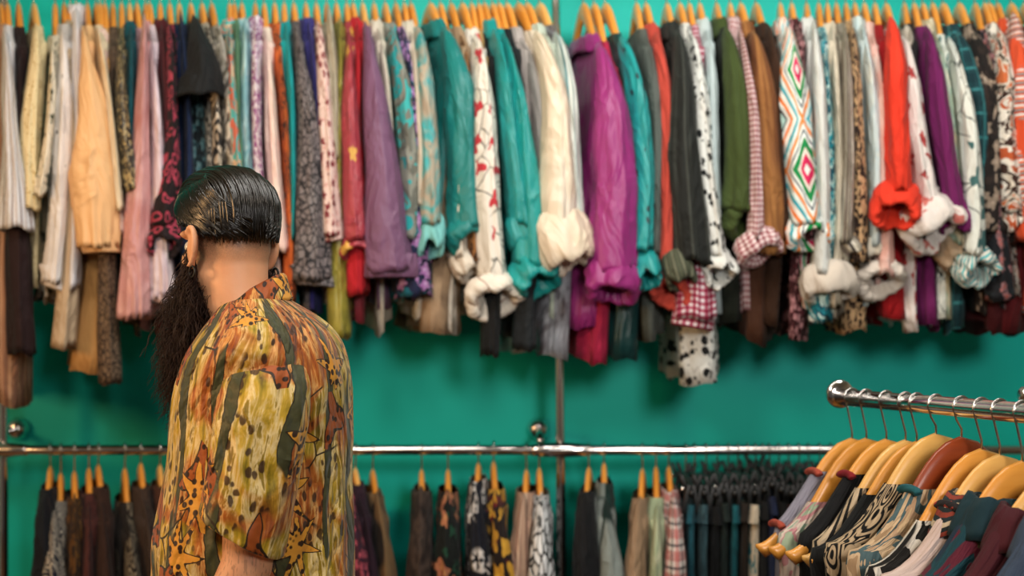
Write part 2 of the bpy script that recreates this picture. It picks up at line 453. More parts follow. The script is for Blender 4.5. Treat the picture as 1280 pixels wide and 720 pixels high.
def hang(kind, short, xt, xs, ys, end, ws, mat, cuff=None, hem=None, short_sleeve=False, has_collar=None, bodymat=None, cuffmat=None, dy=0.0, yt=None,
         railz=None, yr=3.75, th=None, group=None, where='upper rail', nfold=4, amp=.12, gather=0.0, H0=None, rough=.8, label=None, band=None, wd=None, lbl=False, tilt=0.0, cat=None, woodw='', th0=.02):
    sd = (xt * .0137 + ys * .0071) % 3.7 + .3
    m = fabric(mat, rough) if isinstance(mat, tuple) else mat
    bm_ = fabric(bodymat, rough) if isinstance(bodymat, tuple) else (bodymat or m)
    cm = fabric(cuffmat, rough) if isinstance(cuffmat, tuple) else (cuffmat or m)
    d = dirto(xt, xs, yr); Ysh = yr + d.y * .2
    top = Vector(((xt - CX) / F * yr, yr, (railz - .085) if yt is None else CZ - (yt - HY) / F * yr))
    zsh = CZ - (ys - HY) / F * Ysh
    D = max(.15 if where == 'upper rail' else .12, min(.24, top.z - zsh + .012))
    if H0 is None: H0 = .094 + .024 * ((sd * 7.3) % 1)
    if has_collar is None: has_collar = kind != 'blouse' and (sd * 3.7) % 1 < .8
    perp = Vector((-d.y, d.x, 0)); ex = perp if perp.x > 0 else -perp
    name = f'{short} {kind}'
    assert name not in ALLSHORT, name
    ALLSHORT[name] = 1
    lab = label or beside(name, where)
    wd = wd if wd is not None else WOODS[0 if (xt * 7 + ys) % 3 else (1 if ys % 2 else 2)]
    hanger(top, d, D, railz, f'{woodw or "wooden"} hanger holding the {short} {kind}', group[1], wd)
    g = thing(kind.split()[-1], lab, cat or kind.split()[-1], (top.x, top.y, top.z - .4), group[0])
    mpp = Ysh / F
    # body
    if hem is None: hem = (xs + (end[0] - xs) * .6 if end else xs, random.uniform(352, 398) if where == 'upper rail' else 980, 22)
    hz = CZ - (hem[1] - HY) / F * (Ysh + .02)
    hx = (hem[0] - CX) / F * Ysh - (top.x + d.x * .2)
    T = max(.012, (hem[2] * mpp * .5 - .2 * abs(d.x) * .35)) if th is None else th
    T = min(T, .06)
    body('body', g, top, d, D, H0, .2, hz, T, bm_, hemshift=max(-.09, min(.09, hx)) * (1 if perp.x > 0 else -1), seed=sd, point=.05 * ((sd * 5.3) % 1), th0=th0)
    if has_collar: collar(g, top, d, D, H0, m, seed=sd)
    if lbl:
        q = top + d * (-.03) + Vector((0, 0, -D * hprof(.35) - .045)); q = q + perp * (.0 if perp.x > 0 else 0)
        l = MB().box(q + ex * -.002, (.003, .010, .014), Matrix.Rotation(math.atan2(d.y, d.x) + PI / 2, 3, 'Z')).obj('neck_label', LABELM, g); l['label'] = 'small white neck label'
    if end:
        if cuff: end = (end[0], min(end[1], cuff[1] + .35 * (cuff[3] - cuff[1])))
        A = W(xs, ys, Ysh) + Vector((0, -.008 + dy, -.004)); B = W(end[0], end[1], Ysh - .03 + dy)
        hw = [max(.009, w * mpp * .5 - abs(d.x) * .02) for w in ws]
        dp = [.045, .055, .06, .055] if not short_sleeve else [.05, .07, .075]
        bow = ex * (.012 * math.sin(sd * 4))
        path = lambda s: A.lerp(B, s) + bow * math.sin(PI * s)
        mb = tubecloth(path, hw, dp, ex, d, sd, nfold, amp, 34 if not short_sleeve else 16, True, True, tilt, -d * .075 + Vector((0, 0, .045)), gather)
        s_ = mb.obj('sleeve', m, g)
        if band:
            bw, bh = band; c = B + Vector((0, 0, bh * .25))
            rows = []
            for (f_, q) in ((.94, .5), (1, .42), (1.03, 0), (1.04, -.42), (.98, -.5), (.9, -.45), (.86, 0)):
                rows.append([c + ex * bw * mpp * .5 * f_ * math.cos(a) * (1 + .05 * nz(math.cos(a) * 2, math.sin(a) * 2, sd)) + d * .045 * f_ * math.sin(a) + Vector((0, 0, q * bh)) + ex * (-q * .02 * math.sin(sd * 4)) + Vector((0, 0, .010 * math.sin(sd * 3) * math.cos(a))) for a in (2 * PI * k / 32 for k in range(32))])
            sub(MB().loft(rows), 'cuff', cm, s_)
        if cuff:
            x0, y0, x1, y1 = cuff[:4]; tl = cuff[4] if len(cuff) > 4 else .25 * math.sin(sd * 5)
            c = W((x0 + x1) / 2, (y0 + y1) / 2, Ysh - .035 + dy)
            w_, h_ = (x1 - x0) * mpp, (y1 - y0) * mpp
            if abs(tl) > .01 and w_ > 0: h_ = max(h_ * .55, h_ - abs(math.sin(tl)) * w_ * .7)
            sub(rollcuff(c, w_ * .98, h_ * 1.06, min(.075, max(.045, w_ * .42)), ex, d, sd, tl), 'cuff', cm, s_)
    return g

def sub(mb, name, m, part):
    """a sub-part: parent is a part that itself sits under a thing, all in world coordinates"""
    o = mb.obj(name, m); o.parent = part
    o.matrix_parent_inverse = Matrix.Identity(4)
    return o
# ---------------------------------------------------------------- the long upper rail
RAIL_Y, UP_Z, LOW_Z = 3.75, 2.462, 1.213
GU = ('garments packed along the upper rail', 'hangers on the upper rail')
def U(kind, short, xt, xs, ys, end, ws, mat, **k):
    return hang(kind, short, xt, xs, ys, end, ws, mat, railz=UP_Z, group=GU, **k)
S = lambda c, c2=None: ('solid', c) if c2 is None else ('solid', c, c2)
cream, ivory, white = '#e9dcc4', '#e6dfd2', '#e8e8e6'

U('shirt', 'long tan and brown striped', 1, 8, 62, None, None, ('stripes', ['#b58a6a', '#7d5a48', '#d3ac8c', '#a97f66', '#8d6a5a'], .05), hem=(16, 486, 46), th=.05)
U('shirt', 'pale blue pinstriped', 9, 13, 50, (22, 287), (17, 26, 46), ('stripes', ['#dfe3ea', '#dfe3ea', '#dfe3ea', '#b9a79e', '#e6e4e6', '#dfe3ea', '#8c7c7c'], .028), dy=-.03)
U('blouse', 'plum brown long-sleeved', 23, 28, 58, (28, 442), (18, 18, 34, 36), S('#2c1a1c'), hem=(30, 380, 26))
U('blouse', 'cream lace-trimmed', 42, 54, 45, (38, 264), (20, 30, 32), ('spots', '#ecdcae', '#b99a55', 95, .38), dy=-.02)
U('shirt', 'ivory vine-print', 69, 72, 74, (49, 247), (13, 17, 20), ('lines', '#ece4cf', '#4f5a48', '#4a5040', 22), dy=-.03)
U('shirt', 'white black-marked cotton', 80, 84, 52, (66, 355), (20, 30, 28, 30), ('split', S('#ece8e6'), ('spots', '#ece8e6', '#23242a', 16, .3), 9), band=(27, .055), dy=-.02, gather=.3)
U('shirt', 'beige collared', 88, 88, 60, (80, 436), (14, 22, 28, 32), S('#cdb596'))
U('shirt', 'plain white high-hung', 95, 97, 22, (88, 362), (22, 20, 24, 26), S('#e9e9ef'), H0=.06)
U('blouse', 'peach gathered-sleeve', 109, 113, 50, (124, 310), (16, 40, 60, 46), S('#f4c48c', '#e8a868'), band=(44, .05), dy=-.05, gather=.5, rough=.6, nfold=6)
U('blouse', 'cream ruffle-edged', 120, 129, 48, (148, 264), (13, 15, 18), S('#f2dfbc'), dy=-.03)
U('cardigan', 'pale pink lace-knit', 125, 131, 62, (151, 292), (12, 16, 22), ('spots', '#eecfc0', '#c99a90', 110, .5))
U('blouse', 'draped tan', 131, 136, 72, None, None, S('#d8a566'), hem=(111, 446, 38), th=.034)
U('blouse', 'brown snake-print', 141, 143, 60, (138, 478), (9, 14, 26, 32), ('snake', '#8d7862', '#2c211b', '#5d4632', 60), hem=(130, 400, 26))
U('blouse', 'gold and black sequinned', 152, 154, 60, (168, 238), (11, 20, 28), ('spots', '#2e2a22', '#b3a070', 120, .75), dy=-.02, rough=.4)
U('shirt', 'narrow dark teal', 162, 166, 45, (172, 300), (12, 12, 14), S('#0d5560'))
U('blouse', 'dusty mauve', 171, 178, 52, (178, 300), (11, 12, 16), S('#c79aa4'))
U('blouse', 'pink satin gathered-cuff', 182, 187, 34, (172, 398), (17, 22, 38, 44), ('soft', ['#dcb8b8', '#d09a9a', '#c07c7a'], 5, 1), rough=.4, dy=-.03, gather=.4, nfold=5)
U('blouse', 'pale lilac ruffle-cuff', 187, 193, 52, (204, 376), (12, 18, 30, 36), ('soft', ['#ead8dc', '#d6c3d0', '#e9ded8'], 6, 1), rough=.4, cuff=(183, 362, 227, 390, -.3), gather=.6, dy=-.02)
U('shirt', 'thin maroon', 200, 204, 42, (206, 330), (10, 12, 16), S('#541a22'))
U('blouse', 'black pink-embroidered', 212, 216, 42, (206, 300), (15, 18, 38), ('relief', '#1e1418', '#b44258', 32), cuff=(187, 262, 228, 322), dy=-.03)
U('shirt', 'navy narrow', 224, 227, 25, (232, 330), (11, 12, 18), S('#14284c'))
U('tee', 'black short-sleeved teal-floral', 238, 248, 34, (250, 124), (22, 40, 58), S('#16191b'), bodymat=('floral', '#131e24', '#7f9ea2', '#36707a', '#24444c', 26, .6), hem=(242, 335, 34), th=.04, short_sleeve=True, dy=-.02, cat='tee shirt')
U('blouse', 'black and cream swirl-print', 252, 262, 40, (268, 300), (13, 16, 20), ('swirl', '#d8ccb8', '#17151a', 15), rough=.5)
U('shirt', 'grey satin scenic', 264, 276, 42, (288, 300), (15, 24, 30), ('blotch', ['#b9b2a6', '#4a4440', '#8f8878', '#d4cec2', '#5f5a56', '#25211f'], 9, 1.5), rough=.4)
U('shirt', 'aqua and coral floral', 287, 290, 48, (308, 330), (10, 15, 18), ('blotch', ['#3fb8bd', '#ec7d63', '#58c2bf', '#f2c7a0', '#2fa4ad', '#e05d50'], 12, .6), dy=-.02)
U('shirt', 'slim leaf-green', 293, 297, 40, (306, 300), (10, 10, 12), S('#5e8a6a'))
U('shirt', 'pale aqua shadow-print', 302, 308, 38, (315, 300), (15, 19, 18), ('soft', ['#dfeee9', '#a9d3d6', '#7cb2bd', '#dbe9e4'], 7, 1))
U('shirt', 'white magenta-floral', 319, 323, 38, (332, 318), (15, 14, 18), ('floral', '#e9e2ea', '#b0286c', '#6a2f8e', '#d2b4cb', 58, .75), dy=-.02)
U('blouse', 'ivory pink-tinged', 330, 336, 52, (350, 315), (12, 20, 24), ('soft', ['#f0e6d4', '#f0cfc4', '#f3ead8'], 6, .5), dy=-.01)
U('shirt', 'orange paisley', 343, 349, 58, (362, 378), (12, 13, 18), ('split', S('#d8692e'), ('swirl', '#c8602c', '#3c241c', 26), 10))
U('shirt', 'thin turquoise', 355, 359, 40, (364, 300), (10, 9, 10), S('#14a3a6'))
U('blouse', 'grey mosaic-print', 367, 374, 45, (393, 352), (17, 26, 42, 50), ('snake', '#8f8e90', '#26262a', '#6d5c5c', 52), band=(54, .05), dy=-.03)
U('shirt', 'violet blue', 382, 388, 36, (396, 300), (11, 13, 16), S('#3f3c8c'))
U('blouse', 'pale pink cherry-blossom', 395, 402, 42, (415, 296), (19, 22, 27), ('floral', '#e6cdc4', '#a24a52', '#6b2a30', '#d8aaa2', 40, .4), band=(27, .05), dy=-.03)
U('shirt', 'sand-coloured', 408, 412, 18, (420, 200), (14, 15, 16), S('#b9b29a'))
U('shirt', 'olive gold satin', 420, 428, 34, (424, 422), (17, 14, 26, 30), ('soft', ['#6d6a22', '#9a9138', '#55521c'], 8, 1), rough=.4)
U('blouse', 'crimson gold-sprigged', 433, 440, 52, (446, 300), (13, 25, 34), ('floral', '#a83a46', '#d09a3a', '#e0b050', '#98303e', 22, .14), cuff=(428, 288, 467, 330, -.3), rough=.5, dy=-.03)
U('shirt', 'bright red', 441, 450, 38, (446, 368), (13, 14, 28, 32), S('#c2202c'))
U('blouse', 'mauve purple wide-sleeved', 453, 463, 45, (490, 340), (20, 40, 62), S('#7a5274', '#5c3a58'), band=(66, .06), dy=-.05, rough=.55, nfold=3, amp=.07)
U('shirt', 'light ivory', 467, 476, 50, (484, 260), (13, 14, 16), S('#dcd3c2'))
U('shirt', 'grey aqua-blotched', 481, 494, 48, (512, 300), (22, 28, 26), ('blotch', ['#7d8078', '#3fb4b4', '#6d7068', '#8a8d84', '#28a0a4', '#777a72'], 10, .6), dy=-.01)
U('blouse', 'navy and purple floral', 494, 508, 46, (518, 372), (17, 18, 36, 44), ('floral', '#1b2140', '#8a2f90', '#c9a4d0', '#1f6d84', 29, .7))
U('shirt', 'ecru', 505, 517, 54, (524, 260), (14, 16, 16), S('#e2d9c6'))
U('blouse', 'aqua watercolour', 513, 529, 48, (538, 290), (22, 27, 28), ('soft', ['#46aeb2', '#2fa3a8', '#b9a892', '#45b0b4', '#8fc8c4'], 8, 1), cuff=(522, 264, 555, 318, -.1), cuffmat=S('#7fcac8'), dy=-.03)
U('jacket', 'deep teal', 537, 566, 50, (586, 290), (34, 44, 52), S('#087f7c', '#045a5a'), cuff=(556, 272, 618, 314, .15), hem=(556, 352, 56), th=.055, dy=-.02, rough=.5)
U('shirt', 'thin cream', 550, 570, 70, (572, 362), (11, 12, 26), S('#e6dccb'), cuff=(562, 308, 598, 352, .5))
U('blouse', 'brown leopard-print', 563, 584, 58, (590, 330), (15, 20, 22), ('leopard', '#9a6a3e', '#2b1a12', '#6b4426', 40), bodymat=('soft', ['#5a4232', '#b69a7a', '#3e2c22'], 4, 1), hem=(552, 408, 70), th=.05)
U('shirt', 'white line-drawn floral', 577, 604, 60, (617, 360), (24, 34, 36), ('lines', '#e9e4d8', '#6e6c66', '#c23a44', 15), cuff=(580, 350, 655, 388, .12), cuffmat=('lines', '#ece4d6', '#9a7a66', '#d07a5a', 15), dy=-.04)
U('shirt', 'light tan', 589, 606, 70, (612, 300), (12, 12, 14), S('#b9975f'))
U('shirt', 'black narrow-hung', 598, 614, 70, (612, 445), (12, 14, 24, 22), S('#121416'))
U('shirt', 'teal silk', 605, 624, 52, (650, 290), (16, 26, 32), S('#0a9492', '#067070'), cuff=(632, 268, 664, 312, .2), rough=.45, dy=-.02)
U('blouse', 'teal silk ruffle-cuffed', 615, 636, 58, (664, 345), (15, 24, 36, 44), S('#089a96', '#056a6a'), cuff=(634, 312, 698, 372, .35), rough=.45, dy=-.03)
U('shirt', 'cream-collared black', 623, 646, 60, (654, 438), (14, 18, 28, 30), S('#1a2024'), hem=(650, 400, 26))
U('shirt', 'grey rose', 633, 660, 62, (676, 270), (15, 18, 18), S('#bdb4b0'))
U('blouse', 'cream silk big-cuffed', 647, 682, 58, (698, 280), (27, 38, 44), ('soft', ['#efe4d2', '#e3d2b8', '#f1e8d8'], 5, .5), cuff=(668, 258, 741, 340, .2), rough=.5, dy=-.06, nfold=5)
U('shirt', 'faint mint', 658, 690, 54, (700, 280), (13, 14, 16), S('#cfdccb'))
U('blouse', 'sage and white striped satin', 674, 706, 55, (720, 300), (22, 28, 26), ('stripes', ['#c3ccc4', '#dfe3dc', '#9fb0ac', '#d7dcd4', '#7fa6ac', '#cfd6ce'], .075), rough=.45, bodymat=('soft', ['#8a8280', '#4c4448', '#a0a4ac', '#5c4a40'], 7, 1), hem=(698, 438, 42), th=.04, dy=-.01)
U('shirt', 'fuchsia', 729, 756, 72, (767, 345), (32, 50, 62), S('#9a2a78', '#701a58'), cuff=(732, 322, 799, 374, -.1), hem=(738, 408, 54), th=.05, rough=.45, dy=-.05, lbl=True, nfold=3)
U('blouse', 'raspberry', 742, 770, 84, (777, 330), (13, 14, 16), S('#b6244c'), hem=(748, 442, 32), th=.03)
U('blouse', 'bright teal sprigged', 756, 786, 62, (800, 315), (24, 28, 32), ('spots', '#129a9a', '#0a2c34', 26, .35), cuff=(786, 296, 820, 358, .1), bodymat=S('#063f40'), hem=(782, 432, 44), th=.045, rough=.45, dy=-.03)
U('shirt', 'slate grey', 795, 811, 58, (816, 320), (19, 18, 18), S('#5c645f'), hem=(818, 410, 26))
U('shirt', 'coral red', 807, 825, 55, (830, 330), (20, 22, 24), S('#c24a3c', '#96302a'), cuff=(812, 338, 870, 388, -.7), dy=-.01)
U('shirt', 'black pinstriped corduroy', 833, 850, 56, (866, 335), (22, 40, 46), ('stripes', ['#1d201e', '#1d201e', '#1d201e', '#2c302c', '#1d201e', '#3b3f3a'], .05), cuff=(828, 312, 868, 358, .2), cuffmat=('stripes', ['#43483a', '#4d523f', '#43483a', '#6a6c58'], .02), dy=-.05)
U('blouse', 'white black-flecked', 849, 869, 58, (894, 330), (19, 24, 27), ('spots', '#dcdfda', '#1b1e20', 52, .62), cuff=(874, 304, 917, 358, .2), hem=(884, 466, 62), th=.045, dy=-.03)
U('blouse', 'red and white gingham', 861, 876, 58, (868, 400), (12, 12, 40, 50), ('gingham', '#e4dce0', '#b25a70', '#8a1838', .016), band=(52, .08))
U('shirt', 'powder blue', 874, 887, 52, (893, 290), (15, 14, 14), S('#c3d4d6'))
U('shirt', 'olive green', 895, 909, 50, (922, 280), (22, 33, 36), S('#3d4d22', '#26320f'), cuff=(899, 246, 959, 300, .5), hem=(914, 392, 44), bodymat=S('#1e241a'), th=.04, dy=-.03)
U('shirt', 'pink gingham', 912, 923, 52, (944, 300), (11, 14, 20), ('gingham', '#e8d9d8', '#c49a9c', '#8e4a52', .013), cuff=(916, 282, 976, 332, .45), dy=-.05)
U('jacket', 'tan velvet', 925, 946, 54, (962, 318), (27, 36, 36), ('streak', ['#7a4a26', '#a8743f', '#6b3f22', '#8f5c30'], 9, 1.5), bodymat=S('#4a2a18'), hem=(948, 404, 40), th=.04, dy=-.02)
U('jacket', 'dark chocolate', 944, 966, 46, (978, 300), (20, 22, 24), S('#38200f'), hem=(966, 406, 36))
U('shirt', 'multicoloured diamond-print', 975, 984, 50, (1008, 290), (26, 38, 40), ('geo',), cuff=(982, 264, 1037, 312, .25), dy=-.04, hem=(1004, 375, 26))
U('shirt', 'maroon floral', 989, 999, 44, (1010, 300), (12, 12, 14), ('floral', '#3a1418', '#a8606a', '#d0a0a0', '#5a2028', 44, .6), hem=(994, 420, 30))
U('shirt', 'white big-cuffed', 1008, 1015, 42, (1028, 345), (17, 17, 20, 26), S('#dfe4e0'), cuff=(1002, 326, 1068, 374, .15), cuffmat=S('#dcd2c4'), dy=-.03)
U('blouse', 'teal white-leaf', 1023, 1030, 48, (1026, 404), (14, 15, 22, 28), ('blotch', ['#147e8c', '#0d4a5c', '#b7d5d0', '#1a92a0', '#0f3c50', '#dfe6e0'], 16, 1.5))
U('shirt', 'bone white', 1034, 1041, 44, (1042, 385), (15, 14, 16, 20), S('#e0d4bd'))
U('shirt', 'brown and silver satin-striped', 1045, 1054, 44, (1056, 310), (15, 18, 24), ('stripes', ['#5e5248', '#8f8a7c', '#c9c4b4', '#3b322c', '#a39a86', '#6f655a'], .045), cuff=(1046, 292, 1082, 330, .6), rough=.45, dy=-.02, hem=(1050, 382, 24))
U('blouse', 'tan leopard-spot', 1057, 1066, 44, (1074, 330), (16, 21, 26), ('spots', '#c3a076', '#2c1d16', 78, 1.0), hem=(1064, 408, 46), th=.042, dy=-.01)
U('shirt', 'sky-white', 1068, 1080, 44, (1092, 315), (15, 17, 22), ('soft', ['#dde8e4', '#b9d0d4', '#e6dfc6'], 6, 1), cuff=(1072, 298, 1110, 330, .1), cuffmat=S('#dfd8c6'))
U('blouse', 'blush white', 1080, 1094, 56, (1104, 345), (15, 22, 26), ('soft', ['#f0dcd0', '#dba79a', '#f0e4da'], 7, 1), cuff=(1068, 332, 1132, 366, .25), cuffmat=S('#e6dccf'))
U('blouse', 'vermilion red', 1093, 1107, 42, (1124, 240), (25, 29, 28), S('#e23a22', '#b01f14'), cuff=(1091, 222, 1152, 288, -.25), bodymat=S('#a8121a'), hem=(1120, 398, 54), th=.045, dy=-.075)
U('blouse', 'white red-sprigged', 1107, 1128, 64, (1160, 260), (19, 25, 27), ('floral', '#e2dad4', '#c25650', '#8e2a30', '#e6dcd6', 24, .22), cuff=(1120, 236, 1199, 316, .55), cuffmat=('floral', '#e4dcd4', '#cf8478', '#b25a54', '#e8e0da', 26, .25), dy=-.05)
U('shirt', 'ivory black-panelled', 1130, 1141, 46, (1152, 300), (14, 15, 14), ('split', S('#dcd4c6'), S('#1c1a1c'), 5), hem=(1134, 370, 22))
U('blouse', 'magenta purple', 1142, 1158, 48, (1190, 262), (18, 27, 27), S('#701a5a', '#4c0f3e'), cuff=(1175, 242, 1220, 298, -.2), hem=(1158, 388, 32), th=.03, dy=-.03)
U('shirt', 'beige leaf-shadow', 1153, 1172, 54, (1192, 315), (18, 18, 22), ('soft', ['#ded6bb', '#b4a98a', '#8fae9e', '#e2d9c4'], 8, 1), cuff=(1168, 288, 1214, 340, .4), cuffmat=S('#b39c80'))
U('blouse', 'white black-branch', 1165, 1186, 64, (1216, 320), (15, 21, 26), ('lines', '#dde3da', '#25302e', '#3f6a6a', 13), cuff=(1191, 305, 1245, 360, .5), cuffmat=('stripes', ['#dcd6c8', '#4fb0b4', '#e2dccf', '#2c7d86'], .03, 'd'), dy=-.04, hem=(1180, 398, 36))
U('shirt', 'dark teal plaid', 1178, 1206, 54, (1214, 300), (25, 28, 26), ('plaid', '#16444a', '#0d2c34', '#3a8488', .06), hem=(1197, 396, 24))
U('shirt', 'dark brown blossom', 1198, 1227, 54, (1236, 350), (26, 30, 36), ('floral', '#1c1614', '#6a5a4c', '#a89684', '#2c221e', 23, .5), cuff=(1222, 276, 1264, 312, .3))
U('blouse', 'black blue-flower', 1218, 1240, 66, (1248, 375), (15, 24, 30, 34), ('floral', '#14171c', '#5c7480', '#b85a4a', '#222a30', 29, .5))
U('shirt', 'white rust-leaf', 1230, 1252, 52, (1266, 305), (22, 28, 30), ('blotch', ['#d8d2c6', '#b2532c', '#e2dccf', '#37211a', '#cfc6b6', '#c4683a'], 11, 2), cuff=(1252, 250, 1290, 292, .2), dy=-.02)
U('shirt', 'orange zigzag-print', 1246, 1268, 32, (1288, 300), (26, 32, 36), ('split', S('#e0542e'), ('stripes', ['#d8e0dc', '#c24a2a', '#7d8a8c', '#e06a40'], .022, 'h'), 7), dy=-.03)
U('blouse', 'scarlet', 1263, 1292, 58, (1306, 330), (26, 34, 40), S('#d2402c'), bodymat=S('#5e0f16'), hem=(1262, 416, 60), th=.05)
U('shirt', 'oxblood', 1236, 1262, 70, None, None, S('#4a1016'), hem=(1240, 402, 60), th=.045)
U('shirt', 'charcoal', 1280, 1312, 62, (1326, 330), (26, 34, 40), S('#2c2c30'))

# ---------------------------------------------------------------- the lower rail
GL = ('garments on the lower rail', 'hangers on the lower rail')
def Lo(kind, short, xt, yt, xs, ys, end, ws, mat, **k):
    return hang(kind, short, xt, xs, ys, end, ws, mat, railz=LOW_Z, yt=yt, group=GL, where='lower rail', **{**dict(th=.042, th0=.03), **k})
Lo('jacket', 'navy black wrap', 63, 582, 55, 640, (48, 800), (30, 36, 40), S('#0c0f18'), th=.05)
Lo('cardigan', 'white and navy patterned', 76, 590, 73, 660, (66, 860), (26, 34, 38), ('swirl', '#a9a294', '#141a2c', 30), dy=-.03)
Lo('shirt', 'brown and gold', 93, 588, 95, 640, (96, 860), (18, 24, 28), ('blotch', ['#20140c', '#5c3c16', '#2c1c10', '#7a5420'], 18, 1))
Lo('shirt', 'maroon brown', 111, 584, 113, 650, (118, 860), (17, 22, 24), ('spots', '#4a2420', '#2a1414', 60, .5))
Lo('jacket', 'brown corduroy', 123, 580, 131, 652, (142, 860), (22, 28, 30), ('stripes', ['#3a231a', '#2c1a14'], .012))
Lo('blouse', 'dark swirl-trimmed', 156, 584, 162, 668, (166, 860), (22, 30, 36), ('split', S('#1c1614'), ('swirl', '#7a705e', '#1a1412', 18), 6))
Lo('shirt', 'grey brown', 176, 578, 184, 650, (194, 860), (20, 26, 28), S('#3f3028'))
Lo('shirt', 'rust brown', 200, 580, 208, 655, (216, 860), (18, 24, 28), S('#4c2a1a'))
Lo('shirt', 'chestnut', 226, 582, 234, 655, (240, 860), (18, 24, 28), S('#3c2216'))
Lo('shirt', 'plum paisley', 434, 588, 441, 640, (456, 860), (22, 30, 34), ('floral', '#3c1424', '#8a2f3c', '#b8586a', '#2c1830', 35, .7), dy=-.02)
Lo('shirt', 'aubergine', 444, 584, 455, 645, (470, 860), (16, 22, 26), S('#2a1424'))
Lo('jacket', 'black with tan patches', 466, 586, 475, 638, (488, 860), (20, 30, 34), ('split', S('#1a1412'), S('#7a6040'), 4))
Lo('shirt', 'black brown mottled', 527, 586, 527, 632, (530, 860), (26, 32, 36), ('soft', ['#100d0c', '#2c221e', '#4a3c34', '#120f0e'], 16, 1), th=.05)
Lo('blouse', 'black rose-print', 560, 586, 560, 636, (562, 860), (28, 34, 36), ('floral', '#0c1210', '#8a3a3c', '#c08a5a', '#16402e', 17, .55), th=.05)
Lo('shirt', 'navy white-flowered', 598, 578, 594, 640, (600, 860), (24, 30, 34), ('split', S('#0c1220'), ('floral', '#0c1018', '#b8b4b0', '#d8d4d0', '#141c2c', 26, .8), 5))
Lo('shirt', 'red and yellow flowered', 617, 576, 621, 634, (634, 860), (20, 28, 30), ('floral', '#1c1210', '#b8862a', '#d8a83a', '#6a1a1e', 13, .6), dy=-.02)
Lo('blouse', 'beige rose-swirl', 658, 586, 653, 640, (648, 860), (22, 28, 30), ('stripes', ['#a98874', '#c4a890', '#8a6a5c', '#b89880'], .06))
Lo('blouse', 'white black-netted', 674, 584, 678, 638, (680, 860), (22, 30, 32), ('snake', '#e2e6e8', '#101214', '#dcdfe2', 27), dy=-.03)
Lo('jacket', 'black red-piped', 736, 583, 730, 640, (728, 860), (30, 36, 38), S('#0c0e12'), th=.05)
Lo('jacket', 'bottle green grey-patched', 755, 578, 757, 648, (764, 860), (22, 32, 36), ('split', S('#0c2a26'), S('#8a9490'), 4), dy=-.01)
Lo('jacket', 'tan cotton', 803, 585, 798, 645, (796, 860), (24, 30, 32), S('#a08468'), th=.04)
Lo('shirt', 'pale green', 820, 582, 821, 650, (826, 860), (14, 18, 20), ('soft', ['#b4bc98', '#98a888', '#c0c4a4'], 8, 1), dy=-.02)
Lo('shirt', 'red and white plaid', 836, 582, 842, 640, (848, 860), (22, 28, 32), ('plaid', '#d8cfc8', '#a83030', '#1c2030', .055), dy=-.03)

# trousers and skirts on black clip hangers
def clip_hanger(xt, yt, d, lab, railz=LOW_Z):
    Yr = RAIL_Y; top = Vector(((xt - CX) / F * Yr, Yr, CZ - (yt - HY) / F * Yr))
    t = thing('clip_hanger', lab, 'hanger', top, 'black clip hangers on the lower rail')
    t.rotation_euler = (0, 0, math.atan2(d.y, d.x))
    o = link('hook', hook_mesh(railz - top.z), STEEL); o.parent = t
    pts = [Vector((lerp(-.185, .185, i / 16), 0, -.028 * abs(lerp(-1, 1, i / 16)) ** 1.6)) for i in range(17)]
    o = link('bar', MB().tube(pts, [.0075] * 17, 8).mesh('bar'), BLACKP); o.parent = t
    for sx in (-1, 1):
        mb = MB()
        for sy in (-1, 1):
            mb.box((sx * .15, sy * .012, -.042), (.017, .0045, .036), Matrix.Rotation(sy * .2, 3, 'X'))
            mb.box((sx * .15, sy * .019, .002), (.013, .004, .017), Matrix.Rotation(sy * -.35, 3, 'X'))
        mb.tube([(sx * .15 - .016, 0, -.03), (sx * .15 + .016, 0, -.03)], .010, 10)
        o = link('clip', mb.mesh('clip'), BLACKP); o.parent = t
        o2 = link('clip_spring', MB().tube([(sx * .15 - .006, -.02 * 1, -.018), (sx * .15 + .006, -.02, -.018)], .006, 8).mesh('clip_spring'), CHROME); o2.parent = o
    return top
def bottoms(kind, short, xt, yt, xs, mat, w=14, leg=.85):
    d = dirto(xt, xs, RAIL_Y, .19); m = fabric(mat)
    top = clip_hanger(xt, yt + 6, d, f'black clip hanger holding the {short} {kind}')
    perp = Vector((-d.y, d.x, 0))
    g = thing(kind, beside(f'{short} {kind}', 'lower rail'), kind, (top.x, top.y, top.z - .4), 'trousers and skirts on the lower rail')
    T = max(.009, w * .5 * 3.57 / F - .19 * abs(d.x) * .25); n = 40
    sd = xt * .013
    def rows(z0, z1, k, T0, T1, g0=1.0):
        r = []
        for j in range(k + 1):
            q = j / k; z = lerp(z0, z1, q); t_ = lerp(T0, T1, q)
            r.append([Vector((top.x, top.y, z)) + d * (.185 + .01 * q) * g0 * math.copysign(abs(math.cos(a)) ** .6, math.cos(a)) +
                      perp * (t_ * g0 * math.copysign(abs(math.sin(a)) ** .5, math.sin(a)) * (1 + .2 * nz(math.cos(a) * 2 + sd, math.sin(a) * 2, z * 6)) + .006 * q * math.sin(math.cos(a) * 9 + sd * 7) + .004 * nz(sd, z * 5)) for a in (2 * PI * i / n for i in range(n))])
        return r
    zt = top.z - .058
    MB().loft(rows(zt - .035, zt - leg, 14, T * 1.02, T * 1.15)).obj('body', m, g)
    MB().loft(rows(zt + .004, zt - .042, 3, T * 1.1, T * 1.14, 1.015)).obj('waistband', m, g)
    return g
JN = ('soft', ['#123c48', '#1a5460', '#0e2c38'], 22, 1)
bottoms('jeans', 'teal blue', 857, 588, 866, JN)
bottoms('jeans', 'washed blue', 868, 588, 882, ('soft', ['#1c3842', '#36545c', '#13282f'], 22, 1))
bottoms('trousers', 'black cotton', 882, 590, 897, S('#0a0e11'))
